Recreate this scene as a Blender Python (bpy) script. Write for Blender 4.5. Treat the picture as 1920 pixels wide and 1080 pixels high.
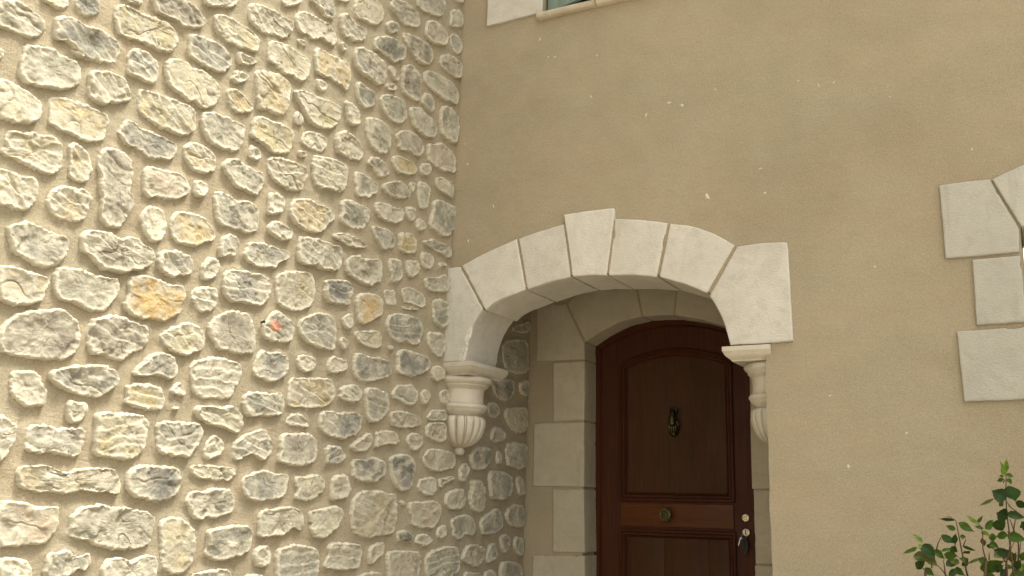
import bpy, bmesh, math, random
import numpy as np
from mathutils import Vector, Matrix
from mathutils.geometry import tessellate_polygon

for o in list(bpy.data.objects):
    bpy.data.objects.remove(o, do_unlink=True)
scene = bpy.context.scene
COL = scene.collection

# ------------------------------------------------------------------ camera
CAM_R_ = None
STONES=(
("G",(2834,3134,2781,3155,2738,3163,2700,3156,2667,3142,2650,3113,2656,3092,2688,3056,2735,3047,2761,3051,2799,3041,2827,3042)),
("C",(2684,3226,2571,3282,2570,3252,2574,3225,2603,3206,2627,3207,2647,3209,2673,3205)),
("B",(2555,3286,2469,3329,2449,3295,2448,3261,2480,3230,2509,3224,2531,3233,2550,3251)),
("S",(2621,3167,2581,3192,2534,3201,2484,3197,2434,3209,2390,3205,2339,3189,2340,3133,2358,3105,2396,3093,2473,3070,2508,3083,2546,3093,2569,3109,2609,3087,2615,3126)),
("C",(2546,3088,2517,3087,2485,3080,2487,3068,2522,3068)),
("Y",(2389,3317,2366,3340,2321,3346,2256,3352,2172,3367,2122,3365,2088,3338,2080,3299,2116,3254,2154,3244,2193,3241,2268,3234,2336,3226,2363,3230,2382,3272)),
("S",(2309,3170,2286,3200,2246,3214,2208,3214,2177,3195,2162,3160,2168,3100,2196,3089,2239,3096,2271,3091,2301,3094,2300,3134)),
("G",(2717,3026,2660,3043,2608,3058,2568,3050,2519,3048,2493,3037,2485,2984,2506,2957,2531,2939,2571,2916,2624,2906,2668,2902,2701,2896,2720,2927,2725,2960,2712,2995)),
("Y",(2458,3040,2412,3056,2357,3067,2313,3069,2290,3035,2264,3010,2270,2992,2312,2968,2362,2951,2381,2930,2419,2931,2446,2943,2461,2960,2454,2996)),
("C",(2794,2876,2752,2879,2708,2875,2663,2869,2643,2859,2627,2851,2621,2835,2621,2803,2637,2772,2682,2751,2739,2749,2774,2746)),
("O",(2597,2880,2550,2902,2490,2907,2433,2910,2381,2903,2348,2900,2353,2860,2355,2810,2383,2797,2426,2778,2472,2781,2519,2779,2560,2786,2590,2796,2586,2834)),
("Y",(2238,3056,2197,3064,2130,3070,2072,3077,2016,3077,1969,3078,1957,3049,1952,2992,1979,2961,2013,2945,2064,2948,2112,2939,2142,2948,2186,2952,2226,2969,2237,3017)),
("C",(2816,2974,2789,2979,2778,2964,2780,2944,2801,2921)),
("S",(2371,3378,2272,3427,2269,3391,2279,3376,2306,3369,2338,3368)),
("N",(2239,3447,2107,3513,2073,3495,2032,3498,1992,3482,1962,3461,1962,3439,2019,3404,2062,3380,2105,3394,2140,3390,2174,3385,2214,3389)),
("G",(1983,3575,1797,3667,1788,3625,1827,3583,1882,3566,1919,3548,1956,3539,1980,3550)),
("Y",(1909,3517,1867,3539,1810,3546,1750,3537,1678,3538,1645,3524,1645,3478,1664,3451,1703,3452,1761,3436,1813,3431,1865,3439,1896,3456,1910,3485)),
("G",(1730,3658,1671,3678,1591,3697,1519,3693,1459,3692,1439,3671,1464,3625,1493,3590,1545,3589,1600,3568,1631,3564,1682,3573,1720,3583)),
("C",(1537,3787,1403,3853,1411,3809,1456,3777,1506,3746,1531,3760)),
("C",(1426,3757,1367,3787,1297,3798,1253,3798,1179,3802,1141,3772,1134,3739,1153,3707,1191,3708,1242,3706,1310,3670,1334,3690,1401,3669,1426,3702,1434,3738)),
("S",(1351,3859,1322,3893,1210,3943,1193,3920,1165,3881,1165,3847,1212,3828,1258,3837,1304,3856)),
("S",(2040,3368,2001,3386,1943,3395,1882,3400,1825,3390,1793,3368,1783,3340,1813,3305,1865,3273,1894,3280,1936,3267,1986,3276,2024,3286,2035,3315,2028,3335)),
("G",(1764,3416,1717,3419,1669,3423,1635,3424,1666,3395,1694,3378,1740,3365,1762,3376)),
("Y",(1590,3535,1548,3559,1477,3571,1410,3571,1341,3572,1308,3561,1304,3498,1334,3453,1366,3435,1422,3444,1473,3428,1514,3440,1548,3454,1585,3447,1593,3482)),
("W",(1410,3630,1371,3650,1338,3637,1346,3616,1374,3612,1402,3619)),
("C",(2131,3218,2090,3242,2039,3245,1997,3242,1940,3253,1895,3245,1854,3227,1839,3202,1840,3166,1858,3133,1898,3105,1929,3094,1968,3108,1992,3095,2035,3104,2072,3114,2107,3116,2122,3152,2132,3185)),
("W",(1770,3326,1736,3335,1688,3335,1702,3302,1751,3270,1770,3279,1790,3279,1767,3302)),
("O",(1651,3378,1592,3398,1530,3414,1471,3410,1426,3394,1426,3370,1435,3333,1430,3292,1439,3260,1468,3230,1519,3221,1564,3227,1605,3207,1619,3220,1629,3276,1646,3315)),
("O",(1803,3225,1759,3245,1712,3243,1675,3231,1648,3209,1640,3198,1656,3177,1696,3160,1736,3153,1772,3162,1792,3189)),
("O",(1279,3649,1236,3652,1163,3664,1088,3670,1033,3673,1008,3620,1013,3565,1028,3518,1057,3537,1102,3530,1149,3541,1221,3522,1265,3534,1277,3569)),
("Y",(1400,3380,1348,3401,1279,3409,1194,3417,1113,3428,1063,3422,1064,3365,1100,3311,1148,3279,1234,3266,1284,3269,1322,3299,1354,3331,1387,3357)),
("W",(1254,3496,1220,3512,1166,3499,1184,3461,1211,3443,1242,3453,1255,3478)),
("C",(1167,3964,1056,4019,1061,3993,1106,3968,1158,3951)),
("Y",(1016,4023,948,4073,867,4107,806,4098,777,4072,780,4020,826,3962,892,3945,943,3949,990,3932,1018,3962)),
("G",(732,4156,673,4197,592,4219,515,4215,465,4198,441,4161,458,4127,532,4095,606,4084,664,4103,719,4117)),
("G",(490,4305,201,4448,201,4386,211,4318,250,4290,331,4264,410,4248,460,4248,485,4259)),
("G",(118,4490,5,4546,6,4496,49,4472,104,4464)),
("G",(141,4383,79,4426,23,4427,3,4391,4,4345,57,4308,148,4279,145,4305,138,4347)),
("G",(1121,3892,1092,3916,1052,3909,1003,3899,938,3902,899,3893,908,3856,938,3826,985,3816,1007,3795,1040,3802,1086,3792,1105,3825,1120,3855)),
("B",(745,4025,704,4058,660,4065,634,4037,653,4005,696,3980,724,3989,748,4007)),
("B",(837,3899,755,3944,685,3956,613,3966,578,3946,573,3891,620,3854,663,3830,734,3833,787,3838,843,3841)),
("N",(601,4029,547,4053,471,4058,383,4074,322,4065,293,4023,313,3973,361,3941,438,3926,498,3947,567,3974)),
("P",(377,4212,298,4243,236,4245,170,4231,156,4194,183,4138,245,4117,315,4098,382,4110,387,4162)),
("G",(139,4239,65,4267,6,4242,-3,4202,21,4147,87,4144,123,4184)),
("W",(1116,3747,1075,3765,1052,3738,1065,3711,1093,3715)),
("S",(1003,3760,950,3794,877,3804,792,3803,742,3785,730,3712,744,3674,792,3644,844,3655,919,3657,969,3668,998,3709)),
("N",(219,4067,148,4104,73,4112,0,4105,-6,4039,13,3999,105,3981,170,3996,224,4010)),
("C",(712,3792,670,3810,622,3791,597,3767,608,3743,644,3737,691,3762)),
("N",(582,3842,520,3885,453,3884,412,3854,396,3791,397,3709,463,3689,530,3697,572,3703,575,3776)),
("G",(377,3907,299,3931,218,3940,124,3954,57,3938,11,3907,15,3837,69,3829,164,3810,258,3816,310,3831,370,3836)),
("C",(727,3681,686,3706,624,3717,630,3686,681,3663,721,3661)),
("S",(962,3602,923,3620,864,3609,813,3603,797,3571,805,3530,828,3505,884,3489,935,3507,957,3556)),
("G",(762,3606,688,3641,600,3659,544,3658,528,3630,509,3586,525,3552,576,3517,647,3507,710,3522,749,3562)),
("B",(373,3764,327,3795,276,3791,252,3758,262,3701,291,3682,338,3702,388,3712)),
("W",(1042,3471,988,3476,923,3469,911,3395,952,3367,1007,3370,1019,3407)),
("G",(497,3647,404,3677,392,3658,334,3663,263,3654,215,3630,220,3575,272,3539,341,3527,400,3535,449,3551,482,3596)),
("G",(201,3760,109,3795,44,3783,3,3761,-4,3678,16,3592,80,3588,165,3594,190,3645)),
("G",(856,3452,791,3476,723,3474,651,3457,643,3383,647,3338,688,3310,755,3296,816,3318,845,3355,862,3402)),
("Y",(1088,3275,1053,3303,1010,3328,955,3322,913,3311,880,3301,860,3266,871,3221,917,3201,979,3191,1034,3198,1078,3188)),
("N",(605,3451,537,3497,455,3515,397,3507,346,3484,342,3440,377,3400,424,3390,472,3402,535,3378,582,3393,566,3415,594,3427)),
("P",(308,3498,240,3515,182,3550,118,3545,43,3534,3,3505,3,3421,64,3414,136,3391,208,3392,279,3398,303,3442)),
("G",(810,3257,753,3276,692,3269,647,3251,644,3220,667,3194,717,3176,761,3193,789,3216,830,3214)),
("O",(619,3325,549,3343,476,3345,410,3344,388,3317,414,3286,486,3261,558,3252,595,3262,620,3287)),
("G",(363,3359,317,3388,267,3384,255,3353,291,3313,339,3304,369,3323)),
("S",(922,3133,896,3153,831,3151,772,3143,729,3135,720,3090,764,3067,791,3043,835,3041,874,3024,903,3036,903,3077,921,3092)),
("N",(696,3145,622,3181,518,3218,471,3207,443,3160,491,3125,579,3105,649,3106,685,3121)),
("C",(455,3229,410,3246,397,3219,421,3175,442,3194)),
("G",(387,3255,307,3277,255,3256,265,3201,265,3150,301,3112,350,3121,370,3182)),
("C",(212,3332,143,3354,101,3349,26,3348,13,3316,13,3263,72,3269,155,3268,209,3293)),
("S",(229,3189,161,3220,99,3220,4,3224,-14,3193,-20,3130,11,3063,70,3019,153,3021,235,3040,243,3077,223,3128)),
("S",(1015,2963,964,2990,879,2997,789,2987,781,2953,798,2882,887,2856,964,2853,1012,2870,1001,2908)),
("C",(751,3023,703,3050,609,3058,556,3052,503,3072,498,3019,531,2984,582,2967,651,2962,720,2969)),
("C",(477,3085,415,3108,384,3083,380,3046,416,3022,454,3031)),
("C",(1245,3123,1175,3136,1082,3157,1021,3152,982,3149,973,3106,979,3054,1005,3011,1056,2996,1101,2997,1165,2983,1201,2987,1230,3026)),
("W",(1312,3218,1252,3237,1188,3240,1136,3233,1152,3188,1178,3157,1220,3150,1290,3146,1333,3160)),
("W",(1341,3114,1301,3123,1276,3112,1303,3084,1338,3092)),
("C",(1382,3282,1356,3296,1327,3278,1326,3244,1348,3227,1389,3231)),
("S",(1927,3077,1860,3103,1810,3106,1753,3107,1683,3110,1683,3066,1689,3015,1703,2992,1730,2972,1754,2980,1780,2964,1825,2964,1870,2974,1894,2996,1920,3025)),
("Y",(1624,3168,1577,3185,1508,3188,1444,3192,1383,3181,1383,3152,1381,3110,1403,3077,1441,3064,1516,3046,1543,3064,1593,3066,1649,3078,1636,3114,1640,3144)),
("W",(1644,3039,1602,3040,1566,3025,1571,2987,1617,2970,1649,2984)),
("O",(1989,2917,1941,2946,1893,2945,1849,2939,1826,2917,1821,2858,1858,2847,1878,2834,1919,2828,1947,2835,1959,2848,1989,2859,1995,2890)),
("G",(1779,2915,1743,2942,1708,2942,1649,2939,1589,2936,1546,2941,1533,2905,1548,2859,1575,2825,1611,2827,1659,2831,1710,2824,1737,2855,1767,2867,1784,2892)),
("Y",(1525,3016,1451,3040,1367,3049,1278,3049,1261,3016,1283,2976,1286,2938,1318,2921,1370,2912,1449,2916,1502,2932,1526,2979)),
("W",(1925,2789,1890,2803,1856,2793,1848,2770,1865,2740,1895,2721,1922,2728,1926,2759)),
("S",(1815,2771,1779,2784,1722,2782,1680,2772,1636,2789,1588,2790,1559,2772,1550,2748,1545,2687,1573,2667,1612,2648,1647,2652,1704,2646,1766,2650,1797,2676,1798,2722)),
("C",(1510,2853,1470,2878,1424,2873,1396,2854,1398,2817,1420,2788,1462,2767,1506,2764,1505,2809)),
("O",(1358,2869,1301,2893,1234,2908,1162,2902,1098,2905,1051,2884,1049,2865,1083,2841,1107,2801,1147,2769,1202,2755,1271,2758,1327,2776,1364,2808)),
("B",(2296,2889,2278,2919,2251,2921,2217,2907,2166,2912,2108,2912,2073,2904,2028,2907,2028,2867,2038,2835,2096,2824,2141,2805,2189,2809,2228,2827,2255,2822,2284,2835,2313,2855,2298,2872)),
("P",(2172,2756,2147,2777,2090,2782,2032,2792,1982,2791,1954,2775,1943,2734,1979,2699,2027,2679,2083,2665,2118,2670,2139,2652,2171,2682,2172,2724)),
("Y",(2730,2713,2699,2719,2671,2725,2640,2743,2606,2741,2558,2750,2529,2739,2516,2707,2519,2674,2515,2643,2535,2622,2568,2612,2624,2612,2669,2622,2699,2629,2735,2631,2741,2646,2718,2657,2734,2672)),
("O",(2495,2747,2476,2759,2451,2755,2420,2739,2397,2710,2390,2675,2413,2635,2432,2625,2473,2627,2491,2658,2481,2683,2493,2711)),
("N",(2370,2771,2313,2796,2273,2792,2244,2779,2230,2745,2227,2692,2233,2637,2212,2620,2208,2590,2226,2559,2246,2512,2262,2502,2305,2497,2332,2508,2343,2538,2335,2588,2359,2637,2356,2675,2372,2707)),
("C",(2748,2579,2727,2582,2685,2582,2645,2578,2602,2586,2592,2549,2589,2515,2608,2482,2631,2465,2673,2460,2708,2461,2730,2464)),
("O",(2528,2578,2500,2598,2461,2599,2421,2607,2387,2595,2379,2575,2391,2539,2392,2517,2412,2487,2443,2482,2470,2473,2505,2476,2538,2491,2555,2514,2550,2544)),
("W",(2152,2614,2097,2629,2068,2622,2055,2601,2039,2570,2044,2522,2074,2499,2093,2494,2128,2508,2146,2542,2168,2563)),
("S",(2675,2403,2630,2433,2593,2431,2547,2426,2497,2422,2446,2421,2446,2396,2448,2353,2467,2328,2487,2307,2528,2297,2565,2298,2607,2312,2652,2322,2663,2352,2673,2380)),
("N",(2405,2442,2384,2463,2327,2476,2276,2478,2248,2467,2216,2486,2166,2487,2136,2468,2089,2464,2083,2427,2110,2386,2150,2372,2184,2359,2217,2342,2256,2343,2294,2338,2339,2357,2359,2378,2393,2387,2406,2420)),
("Y",(2695,2266,2658,2274,2609,2275,2561,2269,2523,2264,2499,2255,2513,2228,2516,2197,2521,2179,2556,2169,2607,2146,2654,2154,2678,2156)),
("G",(2489,2292,2465,2314,2411,2318,2355,2325,2308,2313,2269,2314,2232,2322,2218,2285,2226,2254,2255,2216,2281,2189,2326,2185,2368,2191,2385,2202,2448,2197,2481,2214,2487,2254)),
("R",(2187,2317,2168,2343,2107,2362,2031,2358,1971,2351,1917,2354,1912,2320,1928,2289,1921,2255,1945,2235,1981,2211,2018,2201,2074,2197,2133,2194,2181,2215,2195,2249,2178,2286)),
("N",(2616,2115,2580,2135,2503,2159,2444,2170,2410,2155,2386,2149,2361,2119,2351,2079,2361,2036,2396,2010,2447,1990,2485,1991,2529,1991,2582,1987,2635,1989,2652,2009,2653,2063,2637,2092)),
("N",(2314,2159,2275,2176,2226,2190,2172,2184,2118,2178,2061,2169,2059,2125,2077,2088,2128,2063,2171,2024,2215,2029,2255,2041,2304,2037,2325,2065,2335,2106,2324,2143)),
("O",(2024,2590,2014,2621,1992,2643,1942,2652,1870,2656,1824,2635,1782,2600,1784,2575,1830,2559,1854,2541,1894,2523,1940,2520,1980,2522,2008,2543)),
("G",(2046,2470,2005,2484,1950,2486,1907,2472,1891,2443,1893,2407,1952,2394,1975,2379,2006,2386,2035,2388,2061,2405,2069,2442)),
("G",(1760,2560,1749,2600,1713,2624,1672,2620,1649,2600,1659,2563,1661,2537,1717,2528,1742,2510,1761,2530)),
("G",(1498,2708,1471,2738,1416,2755,1376,2745,1328,2734,1332,2706,1361,2678,1412,2672,1451,2680,1490,2688)),
("G",(1596,2617,1526,2633,1464,2632,1400,2630,1335,2627,1352,2601,1406,2570,1422,2544,1465,2539,1506,2521,1572,2524,1623,2551,1603,2581)),
("G",(1294,2701,1281,2726,1206,2735,1130,2745,1056,2734,982,2743,969,2694,985,2637,1027,2614,1113,2602,1164,2618,1197,2602,1265,2598,1289,2629)),
("W",(1829,2473,1796,2506,1763,2501,1746,2480,1755,2441,1784,2414,1820,2402,1842,2414,1842,2450)),
("S",(1724,2460,1660,2485,1614,2484,1539,2497,1471,2494,1441,2470,1438,2426,1464,2382,1491,2357,1532,2352,1580,2355,1636,2345,1687,2347,1713,2375,1725,2422)),
("Y",(1412,2515,1332,2546,1248,2569,1173,2577,1158,2533,1147,2470,1168,2416,1239,2384,1284,2371,1357,2380,1397,2399,1405,2464)),
("C",(1880,2346,1847,2370,1754,2390,1742,2361,1739,2317,1757,2291,1798,2278,1829,2272,1858,2298,1882,2322)),
("S",(755,2908,714,2911,665,2927,613,2925,550,2914,550,2872,556,2838,603,2832,644,2807,679,2819,707,2843,739,2871)),
("O",(525,2931,454,2947,418,2956,366,2945,361,2896,349,2872,380,2854,462,2837,516,2843,516,2885)),
("C",(1026,2798,960,2817,890,2815,834,2807,785,2803,779,2789,830,2775,885,2766,938,2761,993,2772,1046,2778,1047,2790)),
("C",(371,3048,335,3066,285,3049,273,3024,317,2985,366,3000,374,3025)),
("S",(304,2944,247,2958,209,2981,159,2974,87,2975,19,2974,15,2929,50,2906,103,2919,163,2919,224,2927,273,2929)),
("N",(942,2691,888,2728,834,2736,824,2713,786,2737,737,2738,672,2756,656,2721,656,2639,700,2627,739,2601,795,2597,852,2612,923,2627,945,2651)),
("S",(597,2771,564,2786,493,2790,482,2728,482,2686,529,2660,576,2656,562,2690,592,2725)),
("C",(440,2804,368,2821,335,2821,324,2763,385,2717,427,2724,440,2764)),
("C",(307,2882,259,2885,201,2896,178,2862,193,2814,241,2795,290,2803,308,2843)),
("C",(138,2860,88,2877,51,2863,106,2845,129,2823)),
("G",(270,2747,198,2757,140,2772,61,2806,18,2813,18,2761,37,2712,103,2702,201,2682,246,2703)),
("B",(1090,2557,1022,2571,965,2591,904,2587,875,2573,890,2531,894,2469,951,2466,1009,2459,1061,2468,1086,2492,1076,2532)),
("R",(842,2521,806,2557,711,2572,635,2561,630,2516,626,2476,681,2446,711,2421,789,2398,814,2408,828,2465,847,2500)),
("C",(622,2600,581,2618,525,2627,517,2589,500,2556,529,2535,589,2534,605,2562)),
("G",(478,2639,434,2659,362,2671,333,2658,247,2653,232,2607,259,2580,316,2580,381,2581,435,2574,456,2601)),
("S",(173,2646,99,2663,32,2656,14,2603,10,2559,13,2530,53,2498,105,2509,157,2533,173,2596)),
("C",(937,2411,887,2437,856,2435,852,2402,862,2356,901,2364,926,2384)),
("S",(574,2470,559,2493,447,2516,319,2516,281,2511,253,2473,254,2430,286,2372,359,2366,406,2379,449,2357,520,2367,557,2391,591,2432)),
("C",(455,2554,324,2573,300,2567,377,2545,441,2542)),
("C",(2595,1934,2558,1947,2508,1950,2487,1931,2479,1906,2457,1879,2454,1839,2473,1838,2492,1842,2515,1827,2552,1839,2584,1862,2593,1899)),
("S",(2456,1948,2428,1965,2376,1981,2298,1998,2257,2000,2215,2000,2192,1985,2183,1944,2204,1924,2226,1897,2274,1885,2323,1890,2367,1895,2412,1907,2445,1923)),
("C",(2375,1844,2364,1872,2335,1865,2287,1866,2283,1836,2299,1807,2325,1793,2352,1792,2370,1807)),
("B",(2114,1995,2087,2028,2046,2063,2011,2083,1978,2081,1943,2078,1915,2051,1905,2014,1927,1996,1970,1995,2036,1994,2081,1988,2112,1985)),
("O",(2141,1938,2113,1956,2060,1964,2004,1961,1975,1957,1952,1915,1946,1885,1954,1873,2009,1865,2046,1865,2110,1873,2142,1884,2132,1903)),
("C",(2632,1797,2602,1797,2582,1779,2552,1769,2548,1751,2550,1712,2562,1699,2575,1670,2602,1644)),
("Y",(2253,1828,2234,1838,2149,1843,2098,1849,2043,1843,2015,1813,2020,1783,2023,1740,2040,1699,2082,1679,2139,1678,2186,1684,2237,1689,2250,1722,2252,1763,2243,1787,2250,1811)),
("Y",(2003,2160,1958,2187,1907,2211,1899,2224,1848,2221,1808,2200,1786,2168,1789,2135,1808,2117,1842,2108,1865,2089,1911,2094,1941,2097,1988,2121,2015,2143)),
("N",(1775,2229,1753,2262,1712,2285,1660,2309,1604,2317,1538,2304,1514,2253,1507,2203,1504,2153,1564,2140,1615,2135,1671,2141,1715,2142,1735,2168,1770,2186)),
("G",(1475,2276,1443,2316,1434,2340,1380,2358,1346,2342,1272,2324,1272,2275,1287,2231,1362,2219,1425,2220,1463,2235)),
("C",(1846,2057,1794,2091,1743,2106,1678,2111,1616,2100,1573,2101,1568,2036,1596,1996,1614,1958,1645,1940,1689,1946,1731,1938,1784,1940,1822,1959,1831,1989,1846,2022)),
("S",(1502,2115,1462,2176,1436,2167,1357,2178,1306,2173,1283,2150,1291,2109,1324,2066,1378,2046,1440,2052,1489,2058,1501,2086)),
("C",(1241,2178,1189,2194,1129,2198,1100,2166,1115,2141,1147,2123,1179,2110,1221,2123)),
("W",(1931,1954,1892,1991,1865,1977,1849,1933,1894,1932,1936,1941)),
("W",(1917,1884,1893,1894,1873,1889,1891,1877,1911,1877)),
("C",(1800,1892,1784,1907,1737,1904,1695,1910,1652,1910,1609,1924,1562,1902,1534,1868,1535,1828,1573,1813,1631,1832,1674,1833,1717,1837,1762,1857,1798,1873)),
("S",(1546,1961,1526,1983,1445,1997,1366,1999,1304,2008,1289,1958,1300,1918,1354,1900,1397,1901,1456,1895,1495,1880,1528,1905,1540,1933)),
("O",(1267,2073,1204,2089,1054,2102,998,2106,959,2087,955,2046,975,2002,1018,1975,1120,1954,1188,1959,1253,1952,1274,1968,1269,2029)),
("C",(1283,1885,1248,1918,1205,1935,1157,1926,1118,1881,1124,1870,1204,1870,1249,1871)),
("G",(1222,2355,1157,2381,1090,2405,1025,2402,981,2374,969,2296,977,2271,981,2245,1027,2236,1070,2232,1120,2240,1190,2257,1235,2290,1238,2321)),
("Y",(839,2358,746,2375,658,2388,610,2373,620,2341,609,2322,657,2300,738,2296,787,2305,829,2333)),
("C",(954,2294,927,2319,887,2304,880,2277,904,2249,932,2269)),
("W",(560,2333,508,2333,506,2318,540,2305,558,2318)),
("G",(204,2457,131,2466,71,2473,16,2451,19,2395,50,2347,108,2333,170,2362,209,2410)),
("C",(1028,2180,1003,2211,953,2223,922,2209,876,2206,872,2168,915,2148,972,2136,1015,2131)),
("S",(827,2251,789,2256,725,2256,628,2260,543,2251,515,2230,518,2179,600,2154,679,2130,758,2120,816,2147,835,2183)),
("B",(471,2313,419,2331,329,2333,234,2326,170,2308,180,2264,252,2217,325,2200,397,2199,469,2205,464,2247)),
("W",(143,2279,75,2299,24,2284,12,2247,13,2225,100,2196,147,2225)),
("G",(921,2073,849,2100,796,2106,754,2082,750,2044,793,2011,862,2014,923,2026,912,2055)),
("G",(724,2095,637,2110,594,2095,543,2096,530,2047,532,1993,579,1954,610,1937,683,1935,704,1982,722,2042)),
("G",(493,2106,462,2140,401,2152,311,2160,281,2130,272,2089,301,2050,364,2049,410,2065,472,2068,504,2085)),
("C",(238,2119,217,2148,169,2142,146,2113,162,2074,209,2064,235,2088)),
("C",(55,2133,33,2168,-27,2175,-51,2145,-35,2088,25,2082)),
("B",(1037,1951,981,1961,930,1956,857,1967,742,1969,737,1926,757,1891,791,1858,822,1858,871,1832,924,1847,989,1846,1042,1878,1054,1918)),
("P",(508,2000,422,2013,324,2012,230,1994,227,1958,316,1933,396,1924,457,1927,493,1941)),
("C",(179,2004,120,2041,62,2052,-39,2050,-47,2010,37,1996,154,1986)),
("P",(171,1970,37,1989,-35,1979,-35,1925,-14,1878,46,1879,115,1888,165,1906)),
("C",(802,1813,744,1845,669,1886,641,1852,654,1818,698,1787,761,1788,793,1800)),
("P",(617,1888,573,1901,455,1907,423,1887,407,1858,482,1833,566,1833,617,1811,606,1859)),
("P",(339,1888,314,1910,222,1912,185,1868,224,1834,268,1816,325,1843,341,1863)),
("S",(990,1797,891,1808,866,1786,830,1765,853,1732,895,1719,974,1717,982,1753)),
("P",(157,1828,91,1840,23,1838,-109,1835,-144,1797,-138,1753,-37,1738,11,1717,100,1727,149,1740,191,1780)),
("B",(787,1749,717,1748,625,1774,566,1756,528,1753,517,1690,557,1674,587,1644,667,1647,746,1653,780,1685)),
("B",(484,1774,409,1793,339,1797,264,1771,266,1705,271,1659,311,1610,373,1612,427,1635,457,1673,471,1731)),
("C",(-184,1760,-240,1788,-291,1760,-273,1720,-250,1678,-186,1679,-177,1722)),
("C",(224,1645,181,1682,58,1692,39,1646,68,1593,135,1589,193,1611)),
("C",(18,1688,-41,1690,-111,1703,-132,1693,-73,1670,-24,1653,8,1633,21,1662)),
("C",(925,1661,890,1671,824,1678,805,1638,786,1606,812,1569,856,1564,919,1552,932,1598)),
("Y",(764,1543,731,1589,670,1604,542,1612,473,1590,424,1605,406,1557,406,1513,398,1479,413,1412,453,1393,552,1394,623,1382,693,1389,749,1413,769,1488)),
("C",(368,1562,333,1565,317,1538,347,1533)),
("P",(292,1554,243,1559,132,1558,47,1575,-10,1542,-19,1501,16,1449,43,1428,118,1421,212,1432,268,1450,253,1479,292,1514)),
("C",(-50,1595,-88,1623,-221,1642,-234,1610,-274,1578,-251,1534,-179,1520,-96,1527,-54,1553)),
("G",(-122,1469,-182,1488,-297,1502,-376,1469,-403,1414,-367,1378,-296,1393,-225,1357,-150,1381,-136,1427)),
("C",(11,1414,-60,1450,-97,1413,-67,1374,-20,1366,18,1383)),
("C",(1184,1656,1118,1654,1073,1669,1017,1666,980,1646,972,1610,1001,1583,1046,1556,1112,1547,1172,1554,1178,1575,1157,1597,1183,1622)),
("S",(1983,1815,1957,1830,1885,1835,1820,1832,1759,1837,1746,1796,1773,1748,1796,1728,1807,1699,1853,1710,1896,1700,1912,1712,1940,1708,1960,1718,1975,1754,1970,1787)),
("C",(1793,1671,1728,1678,1665,1681,1621,1675,1549,1674,1551,1650,1576,1626,1630,1622,1699,1622,1757,1631,1785,1649)),
("S",(1802,1555,1771,1582,1714,1579,1653,1591,1583,1592,1549,1568,1538,1509,1559,1493,1607,1489,1632,1474,1664,1474,1686,1487,1730,1466,1762,1477,1778,1522,1799,1533)),
("B",(1510,1632,1461,1654,1404,1672,1344,1671,1305,1660,1230,1665,1223,1629,1228,1591,1268,1561,1329,1552,1399,1542,1447,1550,1484,1565,1511,1596)),
("C",(1399,1494,1366,1510,1305,1511,1226,1526,1168,1520,1116,1500,1109,1466,1108,1436,1128,1424,1165,1438,1188,1432,1236,1401,1259,1406,1296,1406,1357,1398,1397,1407,1388,1427,1398,1462)),
("C",(1067,1508,986,1517,903,1532,852,1528,826,1497,843,1452,883,1421,944,1395,971,1387,1012,1388,1045,1410,1058,1435,1040,1453,1069,1465)),
("S",(1578,1768,1536,1795,1483,1827,1396,1848,1374,1819,1346,1787,1347,1750,1375,1727,1409,1711,1447,1732,1494,1733,1531,1711,1564,1703,1578,1725)),
("N",(1307,1824,1239,1839,1121,1850,1071,1832,1052,1789,1054,1740,1091,1712,1170,1699,1261,1704,1319,1718,1299,1761)),
("C",(1724,1771,1676,1803,1663,1786,1635,1780,1625,1746,1643,1717,1679,1707,1720,1701,1735,1731,1727,1751)),
("G",(2518,1756,2496,1777,2430,1779,2399,1768,2345,1774,2291,1780,2288,1733,2293,1712,2297,1685,2319,1676,2340,1683,2385,1681,2417,1689,2471,1682,2508,1690,2515,1721)),
("Y",(2524,1629,2490,1638,2429,1644,2401,1634,2362,1626,2331,1627,2298,1643,2205,1642,2151,1645,2130,1621,2112,1580,2129,1556,2173,1568,2194,1565,2264,1570,2328,1552,2352,1558,2398,1563,2438,1562,2482,1567,2512,1576,2522,1598)),
("B",(2088,1630,2066,1657,2026,1664,1934,1666,1866,1662,1836,1640,1827,1606,1835,1575,1861,1556,1903,1542,1943,1527,2010,1548,2060,1557,2086,1581,2092,1609)),
("P",(2583,1525,2511,1526,2468,1524,2438,1511,2405,1512,2355,1519,2349,1490,2349,1441,2365,1420,2376,1394,2401,1388,2438,1391,2499,1387,2562,1390)),
("G",(2306,1483,2267,1510,2216,1524,2166,1518,2101,1508,2013,1505,1966,1493,1938,1474,1939,1449,1952,1399,1953,1384,1979,1374,2020,1365,2072,1367,2125,1368,2162,1378,2196,1384,2220,1401,2277,1405,2319,1420,2305,1439,2303,1464)),
("W",(2553,1351,2501,1352,2450,1345,2429,1326,2415,1291,2416,1260,2462,1253,2538,1257)),
("S",(2375,1353,2358,1363,2298,1372,2273,1358,2248,1344,2199,1356,2199,1328,2215,1301,2233,1310,2252,1303,2266,1290,2294,1280,2345,1280,2382,1295,2374,1326)),
("C",(2153,1301,2146,1323,2131,1337,2059,1335,2046,1320,2020,1325,1996,1338,1959,1345,1916,1339,1901,1317,1904,1285,1917,1262,1960,1243,2125,1250,2154,1279)),
("Y",(1737,1426,1725,1376,1724,1326,1749,1293,1770,1272,1827,1269,1860,1284,1890,1293,1907,1420,1913,1463,1885,1476,1817,1478,1780,1462)),
("S",(1676,1421,1672,1433,1603,1437,1540,1451,1492,1449,1438,1436,1423,1414,1428,1382,1423,1348,1470,1330,1529,1322,1592,1309,1645,1319,1681,1337,1670,1377)),
("W",(1399,1343,1377,1362,1312,1364,1300,1326,1308,1289,1346,1274,1388,1289,1401,1316)),
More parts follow.
